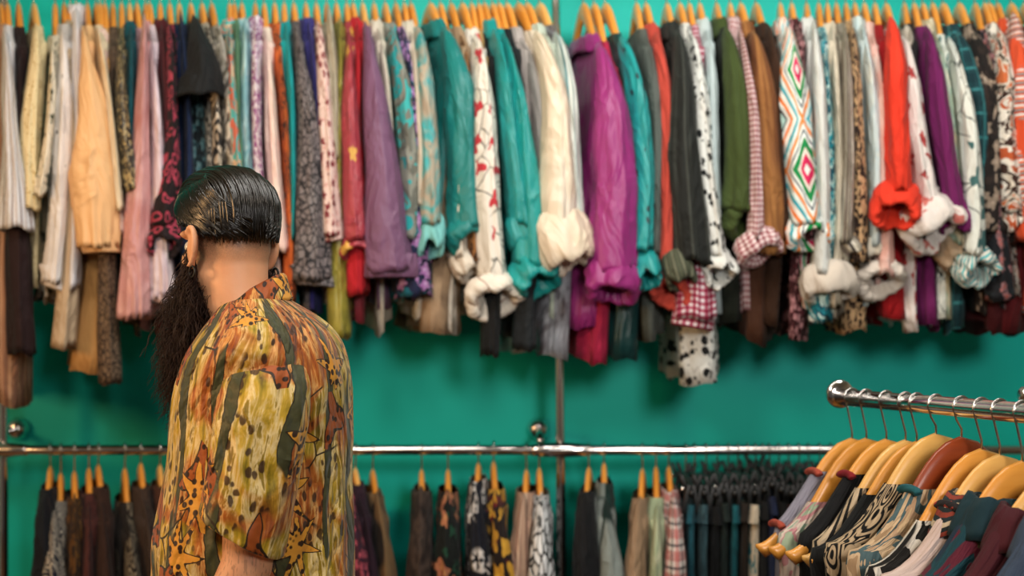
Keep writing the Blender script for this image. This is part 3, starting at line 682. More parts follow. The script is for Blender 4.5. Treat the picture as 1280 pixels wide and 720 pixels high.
bottoms('skirt', 'grey-green edged', 896, 586, 906, S('#1c2a28'))
bottoms('jeans', 'petrol', 910, 588, 920, ('soft', ['#0d4450', '#13606a', '#0a303a'], 20, 1))
bottoms('trousers', 'dark brown', 922, 586, 932, S('#2a221c'))
bottoms('skirt', 'cream teal-flowered', 934, 588, 945, ('floral', '#d2c6b0', '#2f8a92', '#1c5e6c', '#d9cdb8', 20, .7), 18)
bottoms('trousers', 'charcoal wool', 944, 584, 957, S('#15181b'))
bottoms('jeans', 'indigo', 953, 578, 966, ('soft', ['#121a30', '#1e2a4a', '#0d1224'], 20, 1))
bottoms('trousers', 'black satin', 961, 584, 978, S('#08090b', '#000000'))
bottoms('skirt', 'dark rust', 973, 588, 990, S('#3a1c16'))
bottoms('trousers', 'midnight blue', 985, 586, 1003, S('#0c1220'))
bottoms('skirt', 'deep forest green', 998, 588, 1016, S('#0c2018'))
bottoms('trousers', 'soot black', 1010, 586, 1028, S('#101010'))
bottoms('skirt', 'black pleated', 1024, 588, 1042, S('#0b0d10'))
bottoms('trousers', 'blackish green', 1038, 586, 1056, S('#0d1512'))

# ---------------------------------------------------------------- the rack by the camera
FR0, FRD = Vector((.664, 2.85, 1.385)), Vector((.183, -1.0, .018))
def frail(Y): return FR0 + FRD * (FR0.y - Y)
GF = ('garments on the near clothes rack', 'hangers on the near clothes rack')
def front(kind, short, px, py, tip, mat, Hs, wd, hl, H0=.085, D=.2, length=.62, th=.03, nb=None, strap=None, col=False, yaw=None, rough=.8, trimm=None, sleeve=False, clear=.018):
    lo, hi = 1.6, 2.9
    for _ in range(40):
        Y = (lo + hi) / 2
        if CX + F * frail(Y).x / Y > px: lo = Y
        else: hi = Y
    R = frail(Y); top = Vector((R.x, Y, CZ - (py - HY) / F * Y))
    a = yaw if yaw is not None else .3
    d = Vector((-math.cos(a), -math.sin(a), 0))
    name = f'{short} {kind}'; ALLSHORT[name] = 1
    hanger(top, d, D, R.z + .016, hl, GF[1], wd, .212, 1.18)
    g = thing(kind.split()[-1], beside(f'{short} {kind}', 'near rack'), kind.split()[-1], (top.x, top.y, top.z - .4), GF[0])
    m = fabric(mat, rough); sd = px * .017
    body('body', g, top, d, D, H0, Hs, top.z - D - length, th, m, half=.212, seed=sd, clear=clear, drape=.8, th0=max(.024, th * .8))
    if trimm:
        tm = fabric(trimm)
        zf = lambda h: top.z - D * hprof(h / .212) + clear
        for h, nm in (((H0, 'neckline_trim'), (Hs, 'armhole_trim')) if nb else ((H0, 'neckline_trim'),)):
            perp = Vector((-d.y, d.x, 0))
            ring = []
            for s_ in ((-1, 1)):
                pts = [Vector((top.x, top.y, zf(h))) + d * h * s_ + perp * (max(.024, th * .8) * .95 * math.cos(q)) + Vector((0, 0, .006 * math.sin(q) - .006)) for q in (PI * k / 12 for k in range(13))]
                MB().tube(pts, [.0075] * 13, 8).obj(nm, tm, g)
    if col: collar(g, top, d, D, H0, fabric(col) if isinstance(col, tuple) else m, .212, th=th * 1.1, seed=sd, stand=.03, fall=.055)
    if sleeve:
        for s_ in (1, -1):
            A = top + d * s_ * Hs + Vector((0, 0, -D * hprof(Hs / .212) - .012)); B = A + d * s_ * .05 + Vector((0, 0, -.5))
            perp = Vector((-d.y, d.x, 0))
            tubecloth(lambda s: A.lerp(B, s), [.035, .042, .038], [.05, .06, .05], perp, d, sd + s_, 4, .12, 18, True, True, 0, -d * s_ * .05 + Vector((0, 0, .03))).obj('sleeve', m, g)
    return top
HW, PW, AW, RW = WOODS
front('top', 'grey-lilac tank with coral piping', 1065, 547, None, S('#9a96a4'), .165, HW, 'honey hanger at the far end of the near rack', nb=True, trimm=S('#b8503c'), th=.024, H0=.085)
front('top', 'pastel triangle-print', 1083, 547, None, ('blotch', ['#c9b8a4', '#a8b89a', '#c4888a', '#d8c4b4', '#8ea48e', '#b86a70'], 14, .4), .185, AW, 'amber hanger holding the pastel triangle-print top', th=.026, H0=.125)
front('top', 'black red-edged sleeveless', 1108, 548, None, S('#101012'), .178, HW, 'honey hanger holding the black red-edged sleeveless top', trimm=S('#8c1c24'), th=.026, H0=.085)
front('top', 'beige and black zebra-stripe', 1132, 549, None, ('stripes', ['#c4ac8c', '#c9b294', '#15130f', '#b9a080', '#15130f'], .09, 'd'), .186, PW, 'pale hanger holding the zebra-stripe top', th=.03, H0=.10)
front('top', 'plain black', 1146, 551, None, S('#141414'), .207, HW, 'honey hanger holding the plain black top', th=.03, H0=.105)
front('shirt', 'black and beige tribal-print', 1170, 541, None, ('swirl', '#c2a784', '#12100e', 17), .21, PW, 'tall pale hanger holding the tribal-print shirt', th=.034, H0=.10)
front('blouse', 'sand floral teal-necked', 1202, 545, None, ('blotch', ['#c8ab84', '#b89878', '#4d6468', '#cdb08c', '#a88a68', '#2c3a3e'], 9, .8), .21, RW, 'dark red-brown hanger on the near rack', th=.034, H0=.10, trimm=S('#1f6068'))
front('top', 'black with white figure print', 1227, 560, None, ('split', S('#141210'), ('blotch', ['#141210', '#141210', '#cfc8bc', '#d8d2c6', '#141210', '#141210'], 9, .6), 7), .208, HW, 'honey hanger holding the black top with white print', th=.03, H0=.12)
front('blouse', 'blush-white with beaded neckband', 1250, 567, None, ('soft', ['#d8c4bc', '#cdb6ae', '#dccac2'], 4, 0), .21, PW, 'pale hanger holding the blush-white blouse', th=.036, H0=.095, trimm=('spots', '#201a1c', '#a83a2c', 90, .6), col=('stripes', ['#1a2428', '#c4b49a', '#1c2a30', '#8a3a2c'], .03, 'h'))
front('jacket', 'navy and wine plaid', 1278, 575, None, ('blotch', ['#12283c', '#122c40', '#0f3c46', '#5c1a2c', '#3c4424', '#142a44'], 8, .5), .21, HW, 'honey hanger holding the plaid jacket', th=.05, H0=.09, col=('solid', '#10323c'), sleeve=True)
front('shirt', 'wine red', 1316, 592, None, S('#4a1420'), .21, PW, 'pale hanger holding the wine red shirt', th=.045, H0=.085, col=True, sleeve=True)
front('shirt', 'dusty blue', 1352, 600, None, S('#3c4c64'), .21, AW, 'amber hanger holding the dusty blue shirt', th=.045, H0=.085, col=True, sleeve=True)
# ---------------------------------------------------------------- the shop
def structure(o): o['kind'] = 'structure'; return o
WALL_Y = 4.055
t = NT('teal_wall_paint'); o = t.obj()
t.p(Base_Color=t.mix(t.noise(o, 1.5, 3), '#0ac0b2', '#08b4a6'), Roughness=.5, Specular_IOR_Level=.2); t.bump(t.noise(o, 90, 3), .08, .002); WALLM = t.m
t = NT('plaster_white'); t.p(Base_Color=t.mix(t.noise(t.obj(), 2, 3), '#cfcac0', '#c4beb3'), Roughness=.8); PLASTER = t.m
t = NT('floor_boards'); o = t.obj(); x, y, z = t.sep(o)
fx = t.math('FRACT', t.math('DIVIDE', x, .14))
grain = t.noise(t.obj(scale=(12, 1.2, 1)), 3, 4, 1)
t.p(Base_Color=t.mix(t.less(fx, .03), t.mix(grain, '#5a3c24', '#7c5534'), '#1c120a'), Roughness=.45); FLOORM = t.m
def slab(name, c, half, m): return structure(MB().box(c, half, bev=.02).obj(name, m, smooth=False))
slab('wall_back', (0, WALL_Y + .06, 1.55), (3.2, .06, 1.6), WALLM)
slab('wall_left', (-3.2, 1.2, 1.55), (.06, 2.9, 1.6), PLASTER)
slab('wall_right', (3.2, 1.2, 1.55), (.06, 2.9, 1.6), PLASTER)
slab('floor', (0, 1.2, -.05), (3.2, 2.9, .05), FLOORM)
slab('ceiling', (0, 1.2, 3.2), (3.2, 2.9, .05), PLASTER)
slab('baseboard_back', (0, WALL_Y - .012, .06), (3.1, .012, .06), PLASTER)

# wall-mounted rails
t_ = thing('clothes_rail', 'chrome double clothes rail with posts mounted on the teal wall', 'clothes rail', (0, RAIL_Y, 0))
PX = [(-1.352, 0), (.127, .012), (1.60, 0)]
for z, nm in ((UP_Z - .016, 'rail'), (LOW_Z - .016, 'rail')):
    MB().tube([(-2.4, RAIL_Y, z), (-1.2, RAIL_Y, z), (0, RAIL_Y, z), (1.2, RAIL_Y, z), (2.9, RAIL_Y, z)], .0130, 20).obj(nm, CHROME, t_)
for x, ln in PX:
    MB().tube([(x + ln, RAIL_Y + .03, .0), (x + ln * .3, RAIL_Y + .03, 1.0), (x - ln * .6, RAIL_Y + .03, 2.0), (x - ln * 1.2, RAIL_Y + .03, 2.75)], .0125, 16).obj('post', CHROME, t_)
    for z in (LOW_Z - .016, UP_Z - .016):
        pts = [(x - .075, RAIL_Y, z), (x - .068, RAIL_Y, z), (x - .03, RAIL_Y, z), (x, RAIL_Y + .004, z), (x + .03, RAIL_Y, z), (x + .068, RAIL_Y, z), (x + .075, RAIL_Y, z)]
        MB().tube(pts, [.0145, .0155, .019, .0205, .019, .0155, .0145], 18).obj('joint', CHROME, t_)
    bx, bz = x - .052, LOW_Z + .018
    br = MB().tube([(bx, RAIL_Y + .02, bz - .012), (bx, RAIL_Y + .12, bz), (bx, WALL_Y - .03, bz)], .009, 12).obj('wall_bracket', CHROME, t_)
    sub(MB().tube([(bx, WALL_Y - .05, bz), (bx, WALL_Y - .045, bz), (bx, WALL_Y - .03, bz), (bx, WALL_Y - .012, bz), (bx, WALL_Y - .001, bz)], [.012, .022, .030, .033, .033], 24), 'flange', CHROME, br)

# the near rack
t_ = thing('clothes_rack', 'chrome tube clothes rack with a flat end cap, running towards the viewer', 'clothes rack', (.83, 1.9, 0))
a, b = frail(2.86), frail(1.3); rz = Vector((0, 0, 0))
MB().tube([a, a.lerp(b, .25), a.lerp(b, .5), b], .0165, 24).obj('rail', CHROME, t_)
ax = (a - b).normalized()
cu = a + Vector((0, 0, .006))
MB().tube([cu - ax * .002, cu, cu + ax * .003, cu + ax * .009, cu + ax * .012], [.012, .027, .0285, .0285, .025], 28).obj('end_cap', CHROME, t_)
p = frail(1.62); MB().tube([(p.x, p.y, p.z + .02), (p.x, p.y, .7), (p.x, p.y, .03)], .0165, 20).obj('post', CHROME, t_)
MB().box((p.x, p.y, .02), (.32, .03, .02)).obj('foot', CHROME, t_)
# a second rack whose rail end just shows
t_ = thing('clothes_rack', 'chrome rack end poking in at the frame edge above the near rack', 'clothes rack', (1.1, 2.9, 0))
q = W(1277, 494, 2.95)
MB().tube([q + Vector((0, 0, -.003)), q + Vector((.03, 0, -.004)), q + Vector((.6, -.05, -.006)), q + Vector((.9, -.08, -.006))], [.013, .014, .014, .014], 20).obj('rail', CHROME, t_)
MB().tube([q + Vector((-.006, 0, 0)), q, q + Vector((.008, 0, 0)), q + Vector((.016, 0, 0))], [.010, .017, .018, .014], 20).obj('end_cap', CHROME, t_)
MB().tube([(q.x + .5, q.y - .042, q.z), (q.x + .5, q.y - .042, .02)], .014, 16).obj('post', CHROME, t_)
MB().box((q.x + .5, q.y - .042, .015), (.03, .25, .015)).obj('foot', CHROME, t_)

# ---------------------------------------------------------------- camera and light
cam = bpy.data.cameras.new('camera'); co = bpy.data.objects.new('camera', cam); COL.objects.link(co)
co.location = (0, 0, CZ); co.rotation_euler = (PI / 2, 0, 0); cam.lens = 50; cam.sensor_width = 36
cam.shift_y = (HY - 360) / 1280; cam.clip_start = .05
cam.dof.use_dof = True; cam.dof.focus_distance = 2.36; cam.dof.aperture_fstop = 2.8
SC.camera = co
def area(name, loc, to, size, power, col, sy=None):
    l = bpy.data.lights.new(name, 'AREA'); l.energy = power; l.color = col; l.size = size
    if sy: l.shape = 'RECTANGLE'; l.size_y = sy
    o = bpy.data.objects.new(name, l); COL.objects.link(o); o.location = loc
    o.rotation_euler = (Vector(to) - Vector(loc)).to_track_quat('-Z', 'Y').to_euler(); return o
area('ceiling_panel_light', (.35, 2.3, 3.1), (.3, 4.0, 1.9), 2.4, 60, (1, .96, .9), .4)
l = bpy.data.lights.new('shop_spot', 'SPOT'); l.energy = 330; l.color = (1, .95, .9); l.spot_size = math.radians(46); l.spot_blend = 1.0; l.shadow_soft_size = .35
o = bpy.data.objects.new('shop_spot', l); COL.objects.link(o); o.location = (.9, -1.3, 2.4)
o.rotation_euler = (Vector((.42, 4.0, 1.45)) - o.location).to_track_quat('-Z', 'Y').to_euler()
area('man_fill_light', (-.9, .4, 2.9), (-.42, 2.43, 1.5), .5, 27, (1, .86, .7), .5)  # added warm-white fill to brighten the man, not an actual shop lamp
area('warm_side_lamp', (-2.3, 1.9, 1.8), (-.4, 2.5, 1.5), .4, 24, (1, .58, .26), .4)
w = bpy.data.worlds.new('world'); SC.world = w; w.use_nodes = True
w.node_tree.nodes['Background'].inputs[0].default_value = (.9, .85, .8, 1); w.node_tree.nodes['Background'].inputs[1].default_value = .07
vs = SC.view_settings; vs.view_transform = 'Standard'; vs.look = 'None'; vs.exposure = 0.0; vs.gamma = 1.0
try: vs.use_curve_mapping = False
except Exception: pass
SC.cycles.use_denoising = True
SC.cycles.max_bounces = 6
# ---------------------------------------------------------------- the bearded man looking along the rails
MAN = thing('person', 'bearded man with slicked-back black hair in a loose ochre star-print shirt, seen from behind', 'person', (-.44, 2.43, 0))
HC = Vector((-.4836, 2.43, 1.668)); th_ = math.radians(41); pt_ = .07
hf0 = Vector((-math.sin(th_), math.cos(th_), 0)); hl = Vector((-math.cos(th_), -math.sin(th_), 0)); up_ = Vector((0, 0, 1))
hf = hf0 * math.cos(pt_) - up_ * math.sin(pt_); hu = up_ * math.cos(pt_) + hf0 * math.sin(pt_)
def hd(f, l, u): return HC + hf * f + hl * l + hu * u
def ell(mb, c, r, ax=None, n=20, m=14):
    ax = ax or (hf, hl, hu); rows = []
    for j in range(m + 1):
        b = -PI / 2 + PI * j / m; cb = max(.02, math.cos(b))
        rows.append([c + ax[0] * r[0] * cb * math.cos(a) + ax[1] * r[1] * cb * math.sin(a) + ax[2] * r[2] * math.sin(b) for a in (2 * PI * k / n for k in range(n))])
    mb.loft(rows, True, True, True)
def world_rows(tab, y0=2.43, sc=1.0, n=56, fold=0.0):
    rows = []
    for (py, xl, xr, B) in tab:
        k = 2.43 / F; z = CZ - (py - HY) * k; xc = ((xl + xr) / 2 - CX) * k; A = (xr - xl) / 2 * k * sc
        r = []
        for i in range(n):
            a = 2 * PI * i / n; ca, sa = math.cos(a), math.sin(a)
            g = 1.0
            if fold:
                q = max(0, min(1, (py - 400) / 260))
                g += fold * q * (.5 * ridge(ca * 1.6 + 3, sa * 1.6, z * 1.2) + .35 * ridge(ca * 3.4, sa * 3.4 + 2, z * 1.6 + 4)) + fold * .25 * ridge(ca * 2 + z * 3, sa * 2, z * 6)
            r.append(Vector((xc - A * g * math.copysign(abs(ca) ** .92, ca), y0 - B * sc * g * math.copysign(abs(sa) ** .85, sa), z)))
        rows.append(r)
    return rows
TORSO = [(372, 284, 357, .066), (382, 278, 374, .10), (393, 273, 392, .145), (405, 265, 408, .175), (420, 255, 420, .20), (440, 242, 429, .214), (465, 233, 434, .218),
         (495, 225, 436, .214), (530, 222, 436, .206), (570, 221, 435, .20), (615, 213, 434, .20), (665, 205, 434, .204), (720, 202, 436, .208), (770, 200, 438, .212), (815, 199, 440, .215)]

# skin: one continuous surface
mb = MB()
ell(mb, hd(-.004, 0, .032), (.087, .067, .084)); ell(mb, hd(-.034, 0, -.006), (.049, .055, .055)); ell(mb, hd(.042, 0, -.025), (.049, .054, .085))
ell(mb, hd(.036, 0, -.082), (.052, .056, .046)); ell(mb, hd(.078, 0, -.105), (.022, .027, .021)); ell(mb, hd(.082, 0, .026), (.016, .05, .013))
ell(mb, hd(.0, .0, -.05), (.06, .062, .05))
mb.tube([hd(.09, 0, .022), hd(.102, 0, .002), hd(.114, 0, -.022), hd(.108, 0, -.034)], [.008, .010, .014, .010], 12)
for s in (-1, 1):
    ell(mb, hd(.060, s * .039, -.02), (.022, .017, .018)); ell(mb, hd(.106, s * .012, -.03), (.010, .008, .008))
    ax = ((hf * .998 - hl * s * .06).normalized(), (hl * s * .998 + hf * .06).normalized(), (hu * .98 - hf * .18).normalized())
    ec = hd(-.012, .0755 if s > 0 else -.066, -.007)
    ell(mb, ec, (.020, .0055, .032), ax)                                            # ear shell
    rim = [ec + ax[0] * (-.021 * math.sin(q)) + ax[2] * (.033 * math.cos(q)) + ax[1] * .007 for q in (lerp(-.9, 3.0, i / 16) for i in range(17))]
    mb.tube(rim, [.0045 + .0012 * math.sin(PI * i / 16) for i in range(17)], 8)
    ell(mb, ec + ax[2] * -.029 + ax[0] * -.002, (.009, .005, .010), ax)              # lobe
    ell(mb, ec + ax[0] * .012 + ax[2] * -.006, (.006, .006, .009), ax)               # tragus
ell(mb, hd(.094, 0, -.064), (.010, .025, .0055)); ell(mb, hd(.092, 0, -.074), (.010, .022, .006))
NB = Vector((-.444, 2.432, 1.50))
mb.tube([hd(-.02, 0, -.01), hd(-.022, 0, -.055), hd(-.024, 0, -.10), hd(-.028, 0, -.10).lerp(NB, .55), NB, NB + Vector((0, 0, -.05))], [.056, .053, .0525, .056, .068, .085], 24)
mb.loft(world_rows(TORSO[1:], sc=.84), True, True, True)
def limb(side):
    y = lambda v: 2.43 + side * v
    S = Vector((-.402, y(-.165), 1.452)); E = Vector((-.414, y(-.198), 1.158)); Wr = Vector((-.510, y(-.190), .925))
    mb.tube([S + Vector((0, -side * -.05, .01)), S, S.lerp(E, .3), S.lerp(E, .6), S.lerp(E, .85), E, E.lerp(Wr, .25), E.lerp(Wr, .6), Wr, Wr.lerp(E, -.12)],
            [.05, .056, .054, .049, .044, .042, .043, .036, .027, .027], 20)
    fd = (Wr - E).normalized(); fwd = Vector((-1, 0, 0)); out = Vector((0, -side, 0)); across = fd.cross(out).normalized()
    if across.x > 0: across = -across
    ell(mb, Wr + fd * .055, (.045, .016, .040), (fd, out, across))
    for j, (o_, ln) in enumerate(((.030, .072), (.011, .082), (-.009, .077), (-.028, .060))):
        b = Wr + fd * .088 + across * o_
        mb.tube([b - fd * .02, b, b + fd * ln * .45 - out * .006, b + fd * ln * .78 - out * .018, b + fd * ln - out * .032], [.009, .0092, .0085, .008, .0065], 10)
    b = Wr + fd * .03 + across * .03
    mb.tube([b - across * .012, b + across * .016 + fd * .016, b + across * .026 + fd * .045 - out * .01, b + across * .028 + fd * .068 - out * .016], [.013, .0115, .0095, .007], 10)
    H_ = Vector((-.425, y(-.095), .93))
    mb.tube([H_, H_ + Vector((-.01, -side * .005, -.22)), Vector((-.425, y(-.105), .50)), Vector((-.40, y(-.11), .28)), Vector((-.40, y(-.11), .08))], [.088, .080, .056, .052, .038], 16)
    ell(mb, Vector((-.45, y(-.11), .05)), (.11, .04, .035), (Vector((1, 0, 0)), Vector((0, 1, 0)), up_))
limb(1); limb(-1)
me = mb.mesh('body')
tmp = bpy.data.objects.new('body_tmp', me); COL.objects.link(tmp)
md = tmp.modifiers.new('r', 'REMESH'); md.mode = 'VOXEL'; md.voxel_size = .0042
md = tmp.modifiers.new('s', 'SMOOTH'); md.factor = .5; md.iterations = 5
dg = bpy.context.evaluated_depsgraph_get(); me2 = bpy.data.meshes.new_from_object(tmp.evaluated_get(dg)); me2.name = 'body'
bpy.data.objects.remove(tmp)
t = NT('skin'); g = t.n.new('ShaderNodeNewGeometry'); P = g.outputs['Position']
rel = t.vmath('SUBTRACT', P, tuple(HC)); fdot = t.vmath('DOT_PRODUCT', rel, tuple(hf)); z = t.sep(rel)[2]
grain = t.noise(P, 420, 2); n2 = t.noise(P, 30, 3)
mr = t.n.new('ShaderNodeMapRange'); t.set(mr.inputs[0], t.math('MULTIPLY_ADD', fdot, .28, z)); mr.inputs[1].default_value = -.058; mr.inputs[2].default_value = .012
ld = t.math('ABSOLUTE', t.vmath('DOT_PRODUCT', rel, tuple(hl)))
fade = t.math('MULTIPLY', t.math('MULTIPLY', mr.outputs[0], t.less(fdot, .055, .02)), t.less(ld, .0675, .003))
fade = t.math('MULTIPLY', fade, t.math('MULTIPLY_ADD', grain, 1.1, .5))
arm = t.less(t.sep(P)[2], 1.3); hairs = t.math('MULTIPLY', t.math('MULTIPLY', arm, t.more(t.noise(t.vmath('MULTIPLY', P, (1, 1, .25)), 260, 2), .58, .04)), .35)
skin = t.mix(n2, '#dc9c72', '#e8b08a')
skin = t.mix(hairs, skin, '#3c2418')
t.p(Base_Color=t.mix(t.math('MINIMUM', fade, .93), skin, '#14100e'), Roughness=.5, Subsurface_Weight=.12, Subsurface_Scale=.02)
t.p(Subsurface_Radius=(1, .35, .2)); t.bump(t.noise(P, 160, 3), .12, .002); SKIN = t.m
link('body', me2, SKIN, MAN)
EYE = plastic('eye_white', '#e6e0da', .15); IRIS = plastic('iris', '#2a1a10', .1)
for s in (-1, 1):
    e_ = MB(); ell(e_, hd(.077, s * .029, .004), (.012, .0125, .0115)); eo = e_.obj('eye', EYE, MAN)
    e_ = MB(); ell(e_, hd(.0865, s * .029, .004), (.003, .0055, .0055)); sub(e_, 'iris', IRIS, eo)
    e_ = MB(); e_.tube([hd(.098, s * .014, .026), hd(.096, s * .03, .031), hd(.084, s * .05, .026)], [.0035, .004, .002], 8); e_.obj('eyebrow', plastic('brow_hair', '#14100c', .6), MAN)

# hair: wet-look strands combed from the forehead over the crown
t = NT('black_hair'); o = t.obj(); t.p(Base_Color=t.mix(t.noise(o, 200, 2), '#070605', '#15100b'), Roughness=.26, Specular_IOR_Level=.6); HAIRM = t.m
HAIRB = plastic('hair_roots', '#080706', .75)
def hairline(f): return lerp(.004, .040, sst((f + .085) / .13))
RF, RL, RU, UC, FC = .0985, .0765, .095, .036, .0
def shell(a, s, g=1.0):
    e = 2.3; k = max(0, 1 - abs(s) ** e) ** (1 / e); lift = 1 + .16 * max(0, math.cos(a)) * max(0, math.sin(a)) * 2
    ca, sa = math.cos(a), math.sin(a)
    u = UC + RU * g * k * math.copysign(abs(sa) ** .93, sa) * lift
    if a > PI: u = UC - (a - PI) * .115; ca = -1.0
    tp = 1 - .06 * sst((.075 - u) / .075)
    return (FC + RF * g * k * tp * math.copysign(abs(ca) ** .95, ca), RL * g * s * tp, u)
rng = random.Random(4)
mb = MB(); rows = []
for j in range(31):                                               # the close layer under the strands
    s = lerp(-.985, .985, j / 30); r = []
    for i in range(33):
        a = lerp(math.radians(16), math.radians(212), i / 32); q = shell(a, s, .972)
        r.append(hd(q[0], q[1], max(q[2], hairline(q[0]) + .007)))
    rows.append(r)
mb.loft(rows, closed=False); hair = mb.obj('hair', HAIRB, MAN)
mb = MB()
clumps = [(-.97 + 1.94 * i / 90) for i in range(91)]; cgo = {c: abs(rng.gauss(0, .016)) - .006 for c in clumps}
for i in range(1900):
    c0 = rng.choice(clumps); s = max(-.985, min(.985, c0 + rng.gauss(0, .006))); g = rng.uniform(.985, 1.02) + cgo[c0]
    a0 = math.radians(rng.uniform(14, 60) if rng.random() < .6 else rng.uniform(50, 150)); a1 = math.radians(rng.uniform(190, 214)); pts = []; N = 15
    for k in range(N):
        a = lerp(a0, a1, k / (N - 1)); ss = max(-.99, min(.99, s + .02 * nz(c0 * 9, a * 1.4, 3) + .008 * nz(i * .37, a * 3)))
        q = shell(a, ss, g + .02 * nz(c0 * 14, a * 1.2))
        if q[2] < hairline(q[0]) + rng.uniform(-.016, .012): break
        pts.append(hd(*q))
    if len(pts) > 4: mb.tube(pts, [.0004 + .0015 * math.sin(PI * min(1, k / len(pts) * .92 + .1)) for k in range(len(pts))], 4)
for s in (-1, 1):                                                 # sides combed back above the ears
    for i in range(1100):
        u0 = rng.uniform(.045, .118); f0 = rng.uniform(-.02, .088); pts = []
        for k in range(12):
            q = k / 11; f = lerp(f0, f0 - .085, q); u = u0 - .03 * q - .055 * q * q + .006 * nz(i * .3, q * 3)
            if u < hairline(f) + rng.uniform(-.012, .010): break
            lw = RL * (1 - .06 * sst((.075 - u) / .075)) * max(.02, 1 - abs((f - FC) / RF) ** 2.3) ** (1 / 2.3) * max(.02, 1 - abs((u - UC) / (RU * 1.02)) ** 2.3) ** (1 / 2.3)
            pts.append(hd(f, s * lw * (1.03 + .09 * nz(u0 * 90 + f0 * 25, q * 1.2, s * 4.0)), u))
        if len(pts) > 4: mb.tube(pts, [.0004 + .0013 * math.sin(PI * min(1, k / len(pts) * .92 + .1)) for k in range(len(pts))], 4)
sub(mb, 'combed_strands', HAIRM, hair)

# beard: long, frizzy, hanging to the chest
t = NT('beard_hair'); o = t.obj(); t.p(Base_Color=t.mix(t.noise(o, 60, 3), '#150c08', '#38221a'), Roughness=.6, Specular_IOR_Level=.3); BEARDM = t.m
mb = MB(); rows = []
for j in range(15):
    q = j / 14; cz = lerp(-.03, -.265, q); cf = lerp(.040, .082, sst(q * 1.3)); rf = lerp(.052, .056, q) * math.sqrt(max(.03, 1 - (abs(q - .4) / .62) ** 3)); rl = lerp(.072, .062, q) * math.sqrt(max(.03, 1 - (abs(q - .4) / .62) ** 3))
    rows.append([hd(cf + rf * math.cos(a) * (1 + .2 * nz(math.cos(a) * 3, math.sin(a) * 3, q * 6)), rl * math.sin(a) * (1 + .2 * nz(math.cos(a) * 3, math.sin(a) * 3, q * 6 + 5)), cz) for a in (2 * PI * k / 26 for k in range(26))])
mb.loft(rows, True, True, True); beard = mb.obj('beard', BEARDM, MAN)
mb = MB()
for i in range(1500):
    w = rng.uniform(-1, 1); ang = w * 1.5; row = rng.random()
    jf, jl = .006 + .085 * math.cos(ang), .071 * math.sin(ang)
    su = lerp(-.045, -.115, row) if abs(w) < .75 else lerp(.005, -.09, row)
    if abs(w) > .75: jf = lerp(.004, -.012, row)
    S_ = Vector((jf * lerp(1, .8, row), jl, su)); L = rng.uniform(.08, .17) * (1.12 - .34 * abs(w))
    out = Vector((.22 + .30 * math.cos(ang), .34 * math.sin(ang), -1.0)); out.x += rng.gauss(0, .24); out.y += rng.gauss(0, .24); out.normalize()
    fr = rng.uniform(.004, .013); ph = rng.uniform(0, 6); fq = rng.uniform(14, 26); pts = []
    for k in range(11):
        q = k / 10; p = S_ + out * L * q + Vector((-.02 * q * q, -.012 * math.sin(ang) * q * q * 2, -.02 * q * q))
        p += Vector((math.sin(q * fq + ph), math.cos(q * fq * 1.1 + ph), .4 * math.sin(q * fq * .7))) * fr * min(1, q * 3)
        pts.append(hd(*p))
    mb.tube(pts, [.0009 * (1 - .6 * k / 10) for k in range(11)], 3)
for i in range(3400):
    q = rng.uniform(.02, 1) ** .8; a = rng.uniform(-PI, PI); cz = lerp(-.03, -.265, q); cf = lerp(.040, .082, sst(q * 1.3)); k_ = math.sqrt(max(.03, 1 - (abs(q - .4) / .62) ** 3))
    S_ = Vector((cf + lerp(.052, .056, q) * k_ * math.cos(a) * .95, lerp(.072, .062, q) * k_ * math.sin(a) * .95, cz)); L = rng.uniform(.03, .07)
    out = Vector((.75 * math.cos(a) + rng.gauss(0, .3), .75 * math.sin(a) + rng.gauss(0, .3), -1.0)).normalized(); fr = rng.uniform(.003, .007); ph = rng.uniform(0, 6); fq = rng.uniform(9, 16); pts = []
    for k in range(10):
        u = k / 9; p = S_ + out * L * u + Vector((0, 0, -.012 * u * u)) + Vector((math.sin(u * fq + ph), math.cos(u * fq * 1.1 + ph), .6 * math.sin(u * fq * .8 + 1))) * fr * min(1, u * 3)
        pts.append(hd(*p))
    mb.tube(pts, [.0008 * (1 - .6 * k / 9) for k in range(10)], 3)
sub(mb, 'frizzy_strands', BEARDM, beard)
for s in (1, -1):
    e_ = MB(); c = hd(-.016, s * .080, -.049); e_.tube([c + hf * .009 * math.cos(q) + hu * .009 * math.sin(q) for q in (2 * PI * k / 20 for k in range(20))] + [c + hf * .009], .0022, 8); e_.obj('ear_ring', BLACKP, MAN)

# the printed shirt
t = NT('leopard_star_print'); uv = t.uv(off=(.03, .02, 0)); x, y, _ = t.sep(uv)
big = t.noise(uv, 6.5, 2, .6); st = t.noise(t.vmath('MULTIPLY', t.warp(uv, 6, .05), (1, .16, 1)), 48, 5, .5, .62)
A_ = t.ramp(t.math('MULTIPLY_ADD', st, 2.6, -.8), [(0, '#5c4a0c'), (.25, '#8e7812'), (.45, '#b8942a'), (.66, '#d8c08a'), (.72, '#94781c'), (.9, '#6a5810')])
B_ = t.ramp(t.math('MULTIPLY_ADD', st, 2.6, -.8), [(0, '#54240a'), (.3, '#884212'), (.5, '#a85e1e'), (.66, '#cf9a58'), (.8, '#904a14'), (1, '#5c2a0a')])
col = t.mix(t.more(big, .52, .03), A_, B_)
sp = t.vor(t.vmath('MULTIPLY', t.warp(uv, 40, .012), (1, .6, 1)), 62); spots = t.math('MULTIPLY', t.less(sp.outputs[0], .34, .04), t.more(t.noise(uv, 7.5, 1), .48, .015))
col = t.mix(t.math('MULTIPLY', spots, .9), col, '#33180a')
wx = t.math('ADD', x, t.math('MULTIPLY', t.noise(t.vmath('MULTIPLY', uv, (1, .6, 1)), 5, 2), .13)); wx = t.math('ADD', wx, t.math('MULTIPLY', t.noise(uv, 55, 1), .006))
